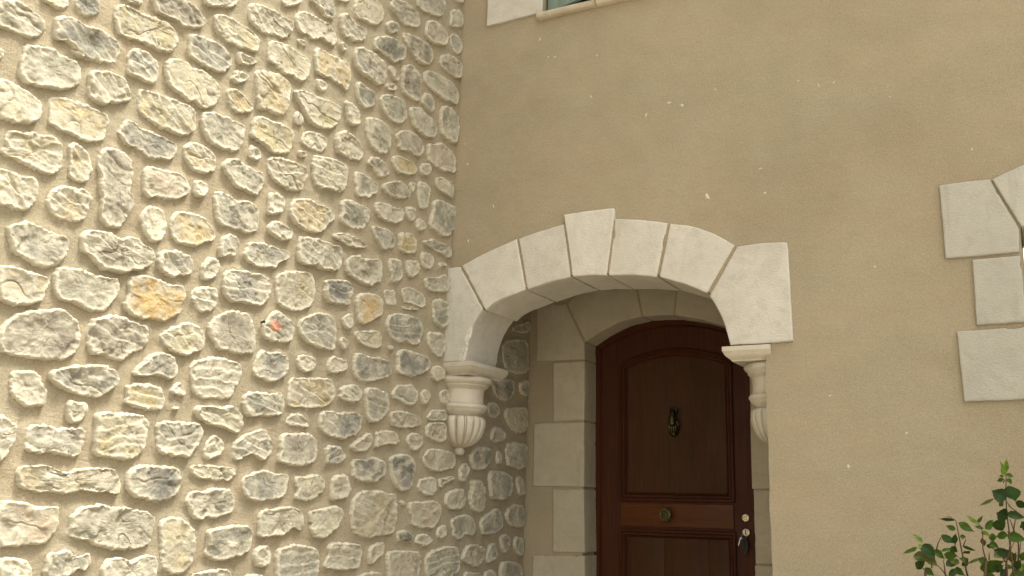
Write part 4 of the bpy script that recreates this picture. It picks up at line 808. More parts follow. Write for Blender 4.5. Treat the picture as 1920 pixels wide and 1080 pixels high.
o['kind'] = 'stuff'; o.color = (0.33, 0.29, 0.2, 1)

# red paint splotch and iron nail on the wall
def wall_pt(u, v, h=0.0): return Vector(wall_pts(np.array([u]), np.array([v]), np.array([h]))[0])

# ------------------------------------------------------------------ flat cut stone blocks
def block(name, poly, y_front, depth, mat, parent, seed, jag=0.0022, bev=0.004, step=0.012, rough=0.0012, noflip=False, label=None):
    C0 = resample(poly, step); n = len(C0); nrm = normals_out(C0)
    p3 = np.column_stack([C0, np.full(n, seed * 2.3)])
    ch = fbm(p3 * 22, 3, seed); big = np.clip((fbm(p3 * 15, 2, seed + 7) - 0.42) / 0.3, 0, 1)
    C0 = C0 - nrm * (np.abs(ch) * jag + big * jag * 2.4)[:, None]
    c = centroid(C0); rad = np.linalg.norm(C0 - c, axis=1)
    rows, ys = [], []
    for d, yo in ((0.0, bev), (bev * 0.35, bev * 0.3), (bev, 0.0), (bev * 2.5, 0), (bev * 5, 0)):
        s = 1 - d / rad; rows.append(c + (C0 - c) * s[:, None]); ys.append(np.full(n, yo))
    s0 = 1 - bev * 5 / rad
    for k in range(1, 7):
        rows.append(c + (C0 - c) * (s0 * (1 - k / 7))[:, None]); ys.append(np.zeros(n))
    P = np.vstack(rows + [c[None]]); Y = np.concatenate(ys + [[0.0]])
    p3 = np.column_stack([P, np.full(len(P), seed * 2.3)])
    Y = Y + rough * fbm(p3 * 30, 3, seed + 3) + rough * 2.0 * fbm(p3 * 6, 2, seed + 4)
    front = np.column_stack([P[:, 0], y_front + Y, P[:, 1]])
    sk = []
    nsk = max(2, int(depth / 0.03))
    for k in range(nsk, 0, -1):
        t_ = k / nsk; yy = y_front + bev + (depth - bev) * t_
        w_ = 0.0009 * fbm(np.column_stack([C0 * 25, np.full(n, yy * 25)]), 2, seed + 8)
        q = C0 + nrm * w_[:, None]
        sk.append(np.column_stack([q[:, 0], np.full(n, yy), q[:, 1]]))
    Vv = np.vstack(sk + [front])
    X, Z = C0[:, 0], C0[:, 1]; ccw = (X * np.roll(Z, -1) - np.roll(X, -1) * Z).sum() > 0
    faces = ring_faces(n, len(rows) + nsk, True, flip=not ccw)
    faces.append(tuple(range(n)) if not ccw else tuple(range(n))[::-1])
    o = mesh_obj(name, Vv, faces, mat, parent, sharp=50)
    if label: o['label'] = label
    return o

def prism(name, poly, y0, y1, mat, parent, smooth=False):
    n = len(poly); V = [(x, y0, z) for x, z in poly] + [(x, y1, z) for x, z in poly]
    tris = tessellate_polygon([[Vector((x, z, 0)) for x, z in poly]])
    F = [tuple(t_) for t_ in tris] + [tuple(i + n for i in t_[::-1]) for t_ in tris]
    F += [(i, (i + 1) % n, (i + 1) % n + n, i + n) for i in range(n)]
    return mesh_obj(name, V, F, mat, parent, smooth, recalc=True)

# ------------------------------------------------------------------ plastered facade
FACT = 0.345
mid = [(-2.99, 0.0), (-2.99, 2.60)]
for a_, b_ in zip(INTRADOS[1:-1], EXTRADOS[1:-1]): mid.append(((a_[0] + b_[0]) / 2, (a_[1] + b_[1]) / 2))
mid += [(-1.25, 2.40), (-1.167, 2.32)]
jamb = []
zz = 2.30
while zz > 0.0:
    jamb.append((-1.167 + 0.0035 * math.sin(zz * 9) * math.sin(zz * 23), zz)); zz -= 0.05
door_hole = mid + jamb + [(-1.167, 0.0)]
door_hole = [(x, z) for x, z in door_hole]
win1 = [(-2.375, 4.303), (-1.475, 4.303), (-1.475, 5.75), (-2.375, 5.75)]
w2 = [(-0.060, 2.03), (0.86, 2.03), (0.86, 2.75)] + [(0.40 + 0.46 * math.cos(a_), 2.75 + 0.11 * math.sin(a_)) for a_ in np.linspace(0.15, math.pi - 0.15, 9)] + [(-0.060, 2.75)]
X0, X1, TOP = -3.16, 7.0, 7.4
outer = [(X0, 0.0), (-2.99, 0.0)] + mid[1:] + jamb + [(-1.167, 0.0), (X1, 0.0), (X1, TOP), (X0, TOP)]
loops = [outer, win1, w2]
def sheet(loops, y, flip):
    vl = [[Vector((x, z, 0)) for x, z in l] for l in loops]
    tr = tessellate_polygon(vl); flat = [p for l in loops for p in l]
    return [(x, y, z) for x, z in flat], [tuple(t_[::-1]) if flip else tuple(t_) for t_ in tr]
v1, f1 = sheet(loops, 0.0, False); v2, f2 = sheet(loops, FACT, True)
nA = len(v1); VV_ = v1 + v2; FF_ = f1 + [tuple(i + nA for i in t_) for t_ in f2]
s_ = 0
for l in loops:
    n = len(l)
    for i in range(n): FF_.append((s_ + i, s_ + (i + 1) % n, s_ + (i + 1) % n + nA, s_ + i + nA))
    s_ += n
facade = mesh_obj('plaster_facade', VV_, FF_, M_PLASTER, smooth=False, recalc=True)
tag(facade, 'smooth beige plastered house facade with the arched doorway, right of the rubble wall', 'wall')
box('roof_eave', (X0 - 0.4, X1, -0.42, 1.6, TOP + 0.002, TOP + 0.16), M_ROOF, facade, 0.01)
for i, (x, z, r_) in enumerate(SPLASH):
    n = 9; rs = np.random.default_rng(100 + i)
    ang = np.linspace(0, 2 * math.pi, n, endpoint=False); ex = rs.uniform(0.5, 1.6); th = rs.uniform(0, 3)
    r_ = r_ * 0.95
    loc = [(math.cos(a_) * r_ * ex * rs.uniform(.5, 1.1), math.sin(a_) * r_ / ex * rs.uniform(.5, 1.1)) for a_ in ang]
    loc = [(x + p[0] * math.cos(th) - p[1] * math.sin(th), z + p[0] * math.sin(th) + p[1] * math.cos(th)) for p in loc]
    V = [(p[0], 0.001, p[1]) for p in loc] + [((p[0] + x) / 2, -0.0018, (p[1] + z) / 2) for p in loc] + [(x, -0.002, z)]
    mesh_obj('lime_splash', V, ring_faces(n, 2), M_WHITE, facade, recalc=True)

# inner room of the doorway: back wall, right wall, ceiling, step
YB = 1.0; YF = YB - 0.010
surr_arc = SURR_A
dh = [(-2.56, 0.0), (-2.56, 2.60), (-2.32, 2.72), (-2.05, 2.75), (-1.80, 2.72), (-1.50, 2.60), (-1.50, 0.0)]
outer = [(-3.1, 0.0)] + dh + [(-0.85, 0.0), (-0.85, 3.02), (-3.1, 3.02)]
v1, f1 = sheet([outer], YB, False); v2, f2 = sheet([outer], YB + 0.32, True); nA = len(v1)
FF_ = f1 + [tuple(i + nA for i in t_) for t_ in f2] + [(i, (i + 1) % nA, (i + 1) % nA + nA, i + nA) for i in range(nA)]
mesh_obj('porch_back_wall', v1 + v2, FF_, M_PLASTER, facade, False, recalc=True)
box('porch_side_wall', (-0.98, -0.80, FACT + 0.002, YB - 0.002, 0.0, 3.0), M_PLASTER, facade)
box('porch_ceiling', (-3.1, -0.80, FACT + 0.002, YB + 0.32, 3.022, 3.2), M_PLASTER, facade)
box('door_step', (-2.93, -1.0, 0.40, 1.45, 0.0, 0.34), M_BLOCK_SHADED, facade, 0.01)
box('porch_step', (-2.93, -1.19, -0.05, 0.39, 0.0, 0.17), M_BLOCK_SHADED, facade, 0.01)

# ------------------------------------------------------------------ front stone archway
arch = thing('stone_archway', 'cream cut stone arch with raised keystone framing the recessed front door', 'archway')
for i, p in enumerate(VOUSSOIRS):
    nm = 'keystone' if i == 3 else 'voussoir'
    block(nm, p, (-0.022 if i == 3 else -0.016), FACT + (0.022 if i == 3 else 0.016) - 0.003 + (0.0007 * i), M_BLOCK, arch, 40 + i, jag=0.0032, bev=0.0045)
# mortar core of the arch, seen in the joints
IN = INTRADOS[1:]; EX = EXTRADOS[1:]; n = len(IN)
ins = []
for k in range(n):
    a_, b_ = np.array(IN[k]), np.array(EX[k]); d_ = (b_ - a_) / np.linalg.norm(b_ - a_); ins.append((tuple(a_ + d_ * 0.014), tuple(b_ - d_ * 0.006)))
V, F = [], []
for a_, b_ in ins:
    V += [(a_[0], -0.0115, a_[1]), (b_[0], -0.0115, b_[1]), (b_[0], FACT - 0.006, b_[1]), (a_[0], FACT - 0.006, a_[1])]
for k in range(n - 1):
    for j in range(4):
        F.append((4 * k + j, 4 * k + (j + 1) % 4, 4 * k + 4 + (j + 1) % 4, 4 * k + 4 + j))
F += [(0, 1, 2, 3), (4 * n - 1, 4 * n - 2, 4 * n - 3, 4 * n - 4)]
mesh_obj('joint_mortar', V, F, M_JOINT, arch, False, recalc=True)

# rough broken arris at the left springing
for q_ in range(len(CHIPS)):
    P, H, faces, rim, corea, bite = make_stone_geo(np.array(CHIPS[q_]), 777 + q_, 0.30, 0.004)
    mesh_obj('broken_edge', [(p[0], -0.0135 - h * 0.55, p[1]) for p, h in zip(P, H)], faces, M_BLOCK, arch, sharp=None, recalc=True)

# ------------------------------------------------------------------ corbels (half-round, carved)
def corbel(name, label, xw, side, ab_w, xtra=0.0):
    """xw: x of the carrying face; side +1 grows to +x, -1 to -x."""
    t_ = thing(name, label, 'corbel', group='carved corbels under the archway')
    Yc = 0.175
    # abacus: square plate with a cavetto under it, following front and inner side
    prof = [(0.0, 2.318), (0.0, 2.296), (-0.004, 2.290), (-0.006, 2.284), (-0.014, 2.272), (-0.024, 2.264), (-0.034, 2.256), (-0.036, 2.250)]
    if side < 0: pass
    V, F = [], []
    for d, z in prof:
        x_in = xw - side * 0.03; x_out = xw + side * (ab_w + d); y0 = -0.020 - d * 1.0; y1 = 0.40 + d
        V += [(x_in, y0, z), (x_out, y0, z), (x_out, y1, z), (x_in, y1, z)]
    for k in range(len(prof) - 1):
        for j in range(4): F.append((4 * k + j, 4 * k + (j + 1) % 4, 4 * k + 4 + (j + 1) % 4, 4 * k + 4 + j))
    F += [(3, 2, 1, 0)]; m_ = 4 * (len(prof) - 1); F += [(m_, m_ + 1, m_ + 2, m_ + 3)]
    mesh_obj('abacus', V, F, M_CARVED, t_, True, 28, recalc=True)
    rs_ = 1.0 if side > 0 else 0.82
    def lathe(nm, pr, seg=40, flute=False):
        pr = [(a_ * rs_, b_, c_) for a_, b_, c_ in pr]
        V, F = [], []
        for (r_, z, fl) in pr:
            for s2 in range(seg + 1):
                a_ = -math.pi / 2 - 0.25 + (math.pi + 0.5) * s2 / seg
                rr_ = r_
                if fl:
                    ph = (a_ + math.pi / 2) / math.pi * 8.0
                    g_ = abs((ph % 1.0) - 0.5) * 2
                    lobe = math.sqrt(max(0, 1 - (g_ / 0.80) ** 2)) if g_ < 0.8 else 0
                    gr = -0.075 if 0.78 < g_ < 0.88 else 0.0
                    rr_ = r_ * (1 + fl * (0.075 * lobe + gr - 0.02))
                V.append((xw + side * rr_ * math.cos(a_), Yc + rr_ * math.sin(a_), z))
        w_ = seg + 1
        for k in range(len(pr) - 1):
            for s2 in range(seg): F.append((k * w_ + s2, k * w_ + s2 + 1, (k + 1) * w_ + s2 + 1, (k + 1) * w_ + s2))
        F.append(tuple(range(w_))); F.append(tuple(range((len(pr) - 1) * w_, len(pr) * w_)))
        o = mesh_obj(nm, V, F, M_CARVED, t_, True, 50, recalc=True); return o
    tor = [(0.150, 2.252, 0), (0.168, 2.248, 0), (0.176, 2.240, 0), (0.178, 2.230, 0), (0.172, 2.219, 0), (0.160, 2.211, 0), (0.155, 2.206, 0), (0.157, 2.202, 0), (0.152, 2.196, 0), (0.141, 2.190, 0), (0.134, 2.180, 0)]
    lathe('echinus', tor)
    lathe('neck', [(0.133, 2.181, 0), (0.131, 2.160, 0), (0.130, 2.13, 0), (0.131, 2.100, 0)])
    lathe('astragal_ring', [(0.130, 2.101, 0), (0.145, 2.099, 0), (0.152, 2.093, 0), (0.154, 2.086, 0), (0.151, 2.078, 0), (0.146, 2.074, 0), (0.143, 2.068, 0), (0.140, 2.060, 0), (0.130, 2.052, 0), (0.118, 2.044, 0), (0.112, 2.036, 0)])
    bowl = [(0.100, 2.037, 0.2), (0.124, 2.032, 0.6), (0.134, 2.022, 1), (0.138, 2.005, 1), (0.137, 1.985, 1), (0.132, 1.96, 1), (0.123, 1.935, 1), (0.110, 1.912, 1), (0.093, 1.892, 1), (0.070, 1.876, .9), (0.045, 1.866, .6), (0.024, 1.861, .2)]
    lathe('gadrooned_bowl', bowl, 200)
    fin = [(0.018, 1.866, 0), (0.026, 1.860, 0), (0.031, 1.850, 0), (0.032, 1.840, 0), (0.028, 1.830, 0), (0.020, 1.822, 0), (0.006, 1.818, 0)]
    lathe('finial', fin, 24)
    return t_
corbel('corbel', 'carved corbel with ribbed bowl against the rubble wall, left foot of the arch', -2.946, +1, 0.180)
corbel('corbel', 'carved stone corbel at the right foot of the arch, half hidden behind the plastered jamb', -1.168, -1, 0.200)

# ------------------------------------------------------------------ door surround (recess)
surr = thing('door_surround', 'shaded limestone block surround set around the brown wooden door', 'door surround')
SD = 0.19
for i, p in enumerate(SURR_L): block('quoin_block', p, YF, SD, M_BLOCK_SHADED, surr, 80 + i, jag=0.003, bev=0.005)
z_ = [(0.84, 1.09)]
block('quoin_block', [(-2.77, 0.845), (-2.546, 0.845), (-2.546, 0.862 + 0.02), (-2.77, 0.862 + 0.02)], YF, SD, M_BLOCK_SHADED, surr, 90)
block('quoin_block', [(-2.77, 0.35), (-2.546, 0.35), (-2.546, 0.835), (-2.77, 0.835)], YF, SD, M_BLOCK_SHADED, surr, 91)
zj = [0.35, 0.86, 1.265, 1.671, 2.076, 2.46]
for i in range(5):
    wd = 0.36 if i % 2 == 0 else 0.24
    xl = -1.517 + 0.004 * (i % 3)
    block('quoin_block', [(xl, zj[i] + .004), (xl + wd, zj[i] + .004), (xl + wd, zj[i + 1] - .004), (xl, zj[i + 1] - .004)], YF, SD, M_BLOCK_SHADED, surr, 95 + i, jag=0.003, bev=0.005)
A = SURR_A
def arcz(x): return float(np.interp(x, [a_[0] for a_ in A] + [-1.515], [a_[1] for a_ in A] + [2.56]))
def voz(x0, x1, n=7): return [(x, arcz(x)) for x in np.linspace(x0, x1, n)]
block('voussoir', [(-2.672, 2.822), (-2.58, 2.90), (-2.45, 2.95), (-2.222, 2.985), (-2.2017, 2.8808)] + voz(-2.1665, -2.5425, 9), YF, SD, M_BLOCK_SHADED, surr, 101, jag=0.002)
block('voussoir', [(-2.213, 2.985), (-1.934, 2.985), (-1.9433, 2.8589)] + voz(-1.9645, -2.1560, 5), YF, SD + .001, M_BLOCK_SHADED, surr, 102, jag=0.002)
block('voussoir', [(-1.924, 2.985), (-1.62, 2.95), (-1.42, 2.80)] + voz(-1.518, -1.9530, 9), YF, SD, M_BLOCK_SHADED, surr, 103, jag=0.002)
block('voussoir', [(-1.412, 2.795), (-1.16, 2.80), (-1.16, 2.468), (-1.515, 2.468), (-1.512, 2.553)], YF, SD + .001, M_BLOCK_SHADED, surr, 104, jag=0.002)
# joint mortar behind the blocks
jm = [(-2.758, 0.0), (-2.758, 2.78), (-2.66, 2.79), (-2.45, 2.93), (-2.1, 2.97), (-1.62, 2.93), (-1.34, 2.78), (-1.34, 0.0), (-1.507, 0.0), (-1.507, 2.56)]
jm += [(x, z + 0.006) for x, z in voz(-1.53, -2.53, 12)] + [(-2.554, 2.56), (-2.554, 0.0)]
prism('joint_mortar', jm, YF + 0.006, YF + SD - 0.004, M_JOINT, surr)

# ------------------------------------------------------------------ the door
door = thing('wooden_door', 'dark reddish brown panelled wooden door with arched top and lighter middle rail', 'door')
XC, RR, ZP = -2.05, 0.98, 2.703
def arch_top(x, i=0.0): return ZP - RR + math.sqrt(max(0, (RR - i) ** 2 - (x - XC) ** 2))
def arch_poly(x0, x1, zb, inset_r, n=17):
    return [(x0, zb)] + [(x, arch_top(x, inset_r)) for x in np.linspace(x0, x1, n)] + [(x1, zb)]
def ring_between(name, A_, B_, yA, yB_, mat, parent):
    n = len(A_); V = [(x, yA, z) for x, z in A_] + [(x, yB_, z) for x, z in B_]
    return V
YD = 1.172
# frame: hoop standing against the reveal
fo = arch_poly(-2.556, -1.50, 0.34, -0.012, 25); fi = arch_poly(-2.508, -1.548, 0.34, 0.040, 25)
n = len(fo)
V = [(x, YD - 0.006, z) for x, z in fo] + [(x, YD - 0.006, z) for x, z in [( (a_[0]*.3+b_[0]*.7), (a_[1]*.3+b_[1]*.7)) for a_, b_ in zip(fo, fi)]] + [(x, YD + 0.012, z) for x, z in fi] + [(x, YD + 0.05, z) for x, z in fi] + [(x, YD + 0.05, z) for x, z in fo]
F = []
for k in range(4):
    for i in range(n - 1): F.append((k * n + i, k * n + i + 1, (k + 1) * n + i + 1, (k + 1) * n + i))
mesh_obj('door_frame', V, F, M_WOOD, door, True, 30, recalc=True)
# leaf with an opening for each panel
UX0, UX1 = -2.383, -1.668
def upanel(i, n=15):           # upper panel outline inset by i, counter-clockwise from bottom left
    x0, x1 = UX0 + i, UX1 - i; zb = 1.602 + i
    R2 = 0.98 - 0.19 - i; zc = ZP - RR; xc = (UX0 + UX1) / 2 
    # top arc rises from the corners (2.440) to the crown (2.515)
    w_ = (UX1 - UX0) / 2; rise = 0.082; Rp = (w_ * w_ + rise * rise) / (2 * rise); zc = 2.520 - Rp
    return [(x0, zb), (x1, zb)] + [(x, zc + math.sqrt((Rp - i) ** 2 - (x - xc) ** 2)) for x in np.linspace(x1, x0, n)]
def lpanel(i):
    x0, x1 = UX0 + i, UX1 - i; z0, z1 = 0.55 + i, 1.428 - i
    return [(x0, z0), (x1, z0), (x1, z1), (x0, z1)]
leaf_o = [(x, z) for x, z in arch_poly(-2.507, -1.549, 0.35, 0.042, 25)]
v1, f1 = sheet([leaf_o, upanel(0.0), lpanel(0.0)], YD, False); nA = len(v1)
v2 = [(x, YD + 0.045, z) for x, _, z in v1]
FF_ = list(f1) + [tuple(i + nA for i in t_[::-1]) for t_ in f1]
s_ = 0
for l in (leaf_o, upanel(0), lpanel(0)):
    n = len(l)
    for i in range(n): FF_.append((s_ + i, s_ + (i + 1) % n, s_ + (i + 1) % n + nA, s_ + i + nA))
    s_ += n
mesh_obj('door_leaf', v1 + v2, FF_, M_WOOD, door, False, recalc=True)
def moulding(name, fn, prof):
    V, F = [], []; n = len(fn(0.0))
    for i, y in prof: V += [(x, YD + y, z) for x, z in fn(i)]
    for k in range(len(prof) - 1):
        for i in range(n): F.append((k * n + i, k * n + (i + 1) % n, (k + 1) * n + (i + 1) % n, (k + 1) * n + i))
    return mesh_obj(name, V, F, M_WOOD, door, True, 24, recalc=True)
prof = [(-0.006, 0.004), (-0.004, -0.010), (0.002, -0.015), (0.010, -0.016), (0.014, -0.011), (0.018, -0.006), (0.024, -0.009), (0.030, -0.008), (0.034, 0.004), (0.040, 0.012), (0.050, 0.018), (0.052, 0.024)]
moulding('upper_moulding', upanel, prof)
moulding('lower_moulding', lpanel, prof)
pu = [(x, z) for x, z in upanel(0.048)]
prism('upper_panel', pu, YD + 0.016, YD + 0.036, M_WOODP, door)
xs = [UX0 + 0.046, -2.105, -1.835, UX1 - 0.046]
for i in range(3):
    box('panel_board', (xs[i] + 0.001, xs[i + 1] - 0.001, YD + 0.0145, YD + 0.034, 0.59, 1.384), M_WOODP, door, 0.0015)
box('middle_rail', (UX0 + 0.006, UX1 - 0.006, YD - 0.012, YD + 0.01, 1.450, 1.584), M_WOODL, door, 0.003)

def lathe_y(name, prof, cx, cz, mat, parent, seg=40, y0=YD):
    V, F = [], []
    for r_, y in prof:
        for s2 in range(seg): a_ = 2 * math.pi * s2 / seg; V.append((cx + r_ * math.cos(a_), y0 + y, cz + r_ * math.sin(a_)))
    for k in range(len(prof) - 1):
        for s2 in range(seg): F.append((k * seg + s2, k * seg + (s2 + 1) % seg, (k + 1) * seg + (s2 + 1) % seg, (k + 1) * seg + s2))
    F.append(tuple(range(seg))); F.append(tuple(range((len(prof) - 1) * seg, len(prof) * seg)))
    return mesh_obj(name, V, F, mat, parent, True, 35, recalc=True)
lathe_y('door_knob', [(0.022, -0.010), (0.016, -0.020), (0.014, -0.045), (0.026, -0.052), (0.038, -0.058), (0.040, -0.066), (0.037, -0.073), (0.030, -0.072), (0.028, -0.077), (0.022, -0.079), (0.019, -0.076), (0.014, -0.076), (0.012, -0.083), (0.005, -0.087)], -2.066, 1.520, M_BRONZE, door)
cyl = lathe_y('lock_rosette', [(0.023, 0.0), (0.023, -0.004), (0.019, -0.007), (0.012, -0.007)], -1.606, 1.514, M_STEEL, door)
lathe_y('cylinder', [(0.012, -0.006), (0.012, -0.010), (0.008, -0.011), (0.002, -0.011)], -1.606, 1.514, M_BRASS, cyl, 24)
r2 = lathe_y('lock_rosette', [(0.024, 0.0), (0.024, -0.010), (0.020, -0.016), (0.012, -0.016)], -1.603, 1.432, M_STEEL, door)
lathe_y('cylinder', [(0.012, -0.015), (0.012, -0.022), (0.008, -0.023), (0.002, -0.023)], -1.603, 1.432, M_BRASS, r2, 24)

# hand-shaped knocker holding a ball
def tube(pts, rad, seg=10):
    pts = [Vector(p) for p in pts]; V, F = [], []
    for i, p in enumerate(pts):
        t_ = (pts[min(i + 1, len(pts) - 1)] - pts[max(i - 1, 0)]).normalized()
        a_ = t_.orthogonal().normalized() if i == 0 else (a_ - t_ * a_.dot(t_)).normalized()
        b_ = t_.cross(a_)
        for s2 in range(seg):
            th = 2 * math.pi * s2 / seg; V.append(p + (a_ * math.cos(th) + b_ * math.sin(th)) * rad[i])
    for i in range(len(pts) - 1):
        for s2 in range(seg): F.append((i * seg + s2, i * seg + (s2 + 1) % seg, (i + 1) * seg + (s2 + 1) % seg, (i + 1) * seg + s2))
    F.append(tuple(range(seg))[::-1]); F.append(tuple(range((len(pts) - 1) * seg, len(pts) * seg)))
    return V, F
def join(parts):
    V, F = [], []
    for v, f in parts: o_ = len(V); V += list(v); F += [tuple(i + o_ for i in q) for q in f]
    return V, F
kx, kz = -2.030, 2.150; ky = YD + 0.016
kn = bpy.data.objects.new('door_knocker', None); COL.objects.link(kn); kn.parent = door
box('knocker_hinge', (kx - 0.025, kx + 0.022, ky - 0.030, ky, kz - 0.022, kz + 0.006), M_BLACKM, kn, 0.003)
parts = [tube([(kx, ky - 0.030, kz - 0.012), (kx - 0.002, ky - 0.040, kz - 0.030), (kx - 0.002, ky - 0.046, kz - 0.055), (kx - 0.001, ky - 0.048, kz - 0.085), (kx, ky - 0.044, kz - 0.105)], [0.016, 0.019, 0.020, 0.024, 0.020], 14)]
for i in range(4):
    fx = kx - 0.021 + 0.014 * i; L = (0.052, 0.060, 0.056, 0.044)[i]
    parts.append(tube([(fx * 0.6 + kx * 0.4, ky - 0.050, kz - 0.092), (fx, ky - 0.050, kz - 0.105 - L * 0.2), (fx, ky - 0.040, kz - 0.105 - L * 0.7), (fx, ky - 0.022, kz - 0.105 - L)], [0.008, 0.0075, 0.007, 0.005], 8))
parts.append(tube([(kx + 0.020, ky - 0.044, kz - 0.075), (kx + 0.030, ky - 0.030, kz - 0.100), (kx + 0.026, ky - 0.016, kz - 0.125)], [0.009, 0.008, 0.006], 8))
V, F = join(parts); mesh_obj('knocker_hand', V, F, M_BRONZE, kn, True, None, recalc=True)
V, F = [], []
for a_ in range(9):
    for b_ in range(14):
        th, ph = math.pi * a_ / 8, 2 * math.pi * b_ / 14
        V.append((kx + 0.022 * math.sin(th) * math.cos(ph), ky - 0.022 + 0.022 * math.sin(th) * math.sin(ph), kz - 0.145 + 0.022 * math.cos(th)))
for a_ in range(8):
    for b_ in range(14): F.append((a_ * 14 + b_, a_ * 14 + (b_ + 1) % 14, (a_ + 1) * 14 + (b_ + 1) % 14, (a_ + 1) * 14 + b_))
mesh_obj('knocker_ball', V, F, M_BRONZE, kn, True, None, recalc=True)

# bunch of keys hanging from the lower lock
keys = thing('key_bunch', 'key stuck in the lower door lock with a black fob and small keys hanging', 'keys')
lx, lz, ly = -1.603, 1.432, YD - 0.023
V, F = box_geo(lx - 0.002, lx + 0.002, ly - 0.028, ly, lz - 0.012, lz + 0.012)
mesh_obj('key', V, F, M_STEEL, keys, False, recalc=True)
rp = [(lx - 0.004, ly - 0.022 + 0.003 * math.cos(a_), lz - 0.020 + 0.014 * math.sin(a_)) for a_ in np.linspace(0, 2 * math.pi, 20)]
rp = [(lx - 0.004 + 0.012 * math.cos(a_), ly - 0.024, lz - 0.020 + 0.014 * math.sin(a_)) for a_ in np.linspace(0, 2 * math.pi, 20)]
V, F = tube(rp, [0.0012] * 20, 6); mesh_obj('ring', V, F, M_STEEL, keys, True, None, recalc=True)
def flatshape(name, pl_, y, th, mat):
    o = prism(name, pl_, y, y - th, mat, keys); return o
fob = [(lx - 0.026, lz - 0.046), (lx - 0.012, lz - 0.032), (lx + 0.008, lz - 0.032), (lx + 0.018, lz - 0.050), (lx + 0.018, lz - 0.080), (lx + 0.014, lz - 0.100), (lx + 0.010, lz - 0.118), (lx - 0.002, lz - 0.122), (lx - 0.010, lz - 0.112), (lx - 0.012, lz - 0.092), (lx - 0.024, lz - 0.075), (lx - 0.030, lz - 0.058)]
flatshape('key_fob', fob, ly - 0.016, 0.010, M_BLACKM)
k2 = [(lx - 0.026, lz - 0.028), (lx - 0.016, lz - 0.024), (lx - 0.018, lz - 0.036), (lx - 0.024, lz - 0.042), (lx - 0.034, lz - 0.074), (lx - 0.038, lz - 0.073), (lx - 0.030, lz - 0.042)]
flatshape('key', k2, ly - 0.027, 0.002, M_STEEL)

# ------------------------------------------------------------------ upper window
wt = thing('shuttered_window', 'upper window with grey green shutter ajar over a rounded stone sill, cut by the top of the picture', 'window')
block('quoin_block', [(-2.741, 4.303), (-2.376, 4.306), (-2.376, 4.62), (-2.738, 4.62)], -0.014, 0.16, M_BLOCK, wt, 120, jag=0.003)
block('quoin_block', [(-2.62, 4.632), (-2.376, 4.632), (-2.376, 4.95), (-2.62, 4.95)], -0.014, 0.16, M_BLOCK, wt, 121)
block('quoin_block', [(-2.74, 4.962), (-2.376, 4.962), (-2.376, 5.30), (-2.74, 5.30)], -0.014, 0.16, M_BLOCK, wt, 122)
for i, (za, zb, wd) in enumerate(((4.306, 4.62, 0.24), (4.632, 4.95, 0.36), (4.962, 5.30, 0.24))):
    block('quoin_block', [(-1.474, za), (-1.474 + wd, za), (-1.474 + wd, zb), (-1.474, zb)], -0.014, 0.16, M_BLOCK, wt, 125 + i)
# rounded sill in two lengths
def sill(x0, x1):
    pr = [(0.19, 4.263), (-0.022, 4.263), (-0.030, 4.266), (-0.036, 4.273), (-0.038, 4.283), (-0.036, 4.293), (-0.030, 4.300), (-0.022, 4.303), (0.19, 4.309)]
    xs_ = [x0, x0 + 0.004] + list(np.linspace(x0 + 0.02, x1 - 0.02, 6)) + [x1 - 0.003, x1]
    V, F = [], []; n = len(pr)
    for k, x in enumerate(xs_):
        sc = 0.9 if k in (0, len(xs_) - 1) else 1.0
        for y, z in pr: V.append((x, 0.02 + (y - 0.02) * sc, 4.283 + (z - 4.283) * sc))
    for k in range(len(xs_) - 1):
        for i in range(n): F.append((k * n + i, k * n + (i + 1) % n, (k + 1) * n + (i + 1) % n, (k + 1) * n + i))
    F += [tuple(range(n)), tuple(range((len(xs_) - 1) * n, len(xs_) * n))]
    mesh_obj('window_sill', V, F, M_SILL, wt, True, 40, recalc=True)
sill(-2.402, -2.037); sill(-2.034, -1.44)
# left shutter swung a little outwards: boards on a tilted plane
ang = math.radians(17); hx, hy = -2.362, 0.030
dx, dy = math.cos(ang), -math.sin(ang); nx_, ny_ = -dy, dx
def shut_box(name, s0, s1, t0, t1, z0, z1, mat, bev=0.002, parent=wt):
    o = box(name, (s0, s1, t0, t1, z0, z1), mat, parent, bev)
    o.location = (hx, hy, 0); o.rotation_euler = (0, 0, -ang)
    return o
sx_ = 0.0
for i in range(5): shut_box('shutter_board', sx_ + 0.0015, sx_ + 0.0855, 0.0, 0.024, 4.318, 5.70, M_SHUT, 0.003); sx_ += 0.087
shut_box('shutter_batten', 0.02, 0.42, 0.0245, 0.044, 4.42, 4.52, M_SHUT, 0.003)
shut_box('shutter_batten', 0.02, 0.42, 0.0245, 0.044, 5.40, 5.50, M_SHUT, 0.003)
# window frame and dark room
box('window_frame', (-2.373, -2.325, 0.20, 0.25, 4.31, 5.74), M_SHUT, wt, 0.003)
box('window_frame', (-1.525, -1.477, 0.20, 0.25, 4.31, 5.74), M_SHUT, wt, 0.003)
box('window_frame', (-2.32, -1.53, 0.20, 0.25, 4.312, 4.37), M_SHUT, wt, 0.003)
box('iron_bar', (-2.083, -2.071, 0.06, 0.072, 4.306, 5.74), M_STEEL, wt, 0.002)
box('window_glass', (-2.32, -1.53, 0.222, 0.228, 4.372, 5.74), M_DARK, wt)
box('dark_room', (-2.374, -1.476, 0.30, 0.32, 4.31, 5.74), M_DARK, wt)

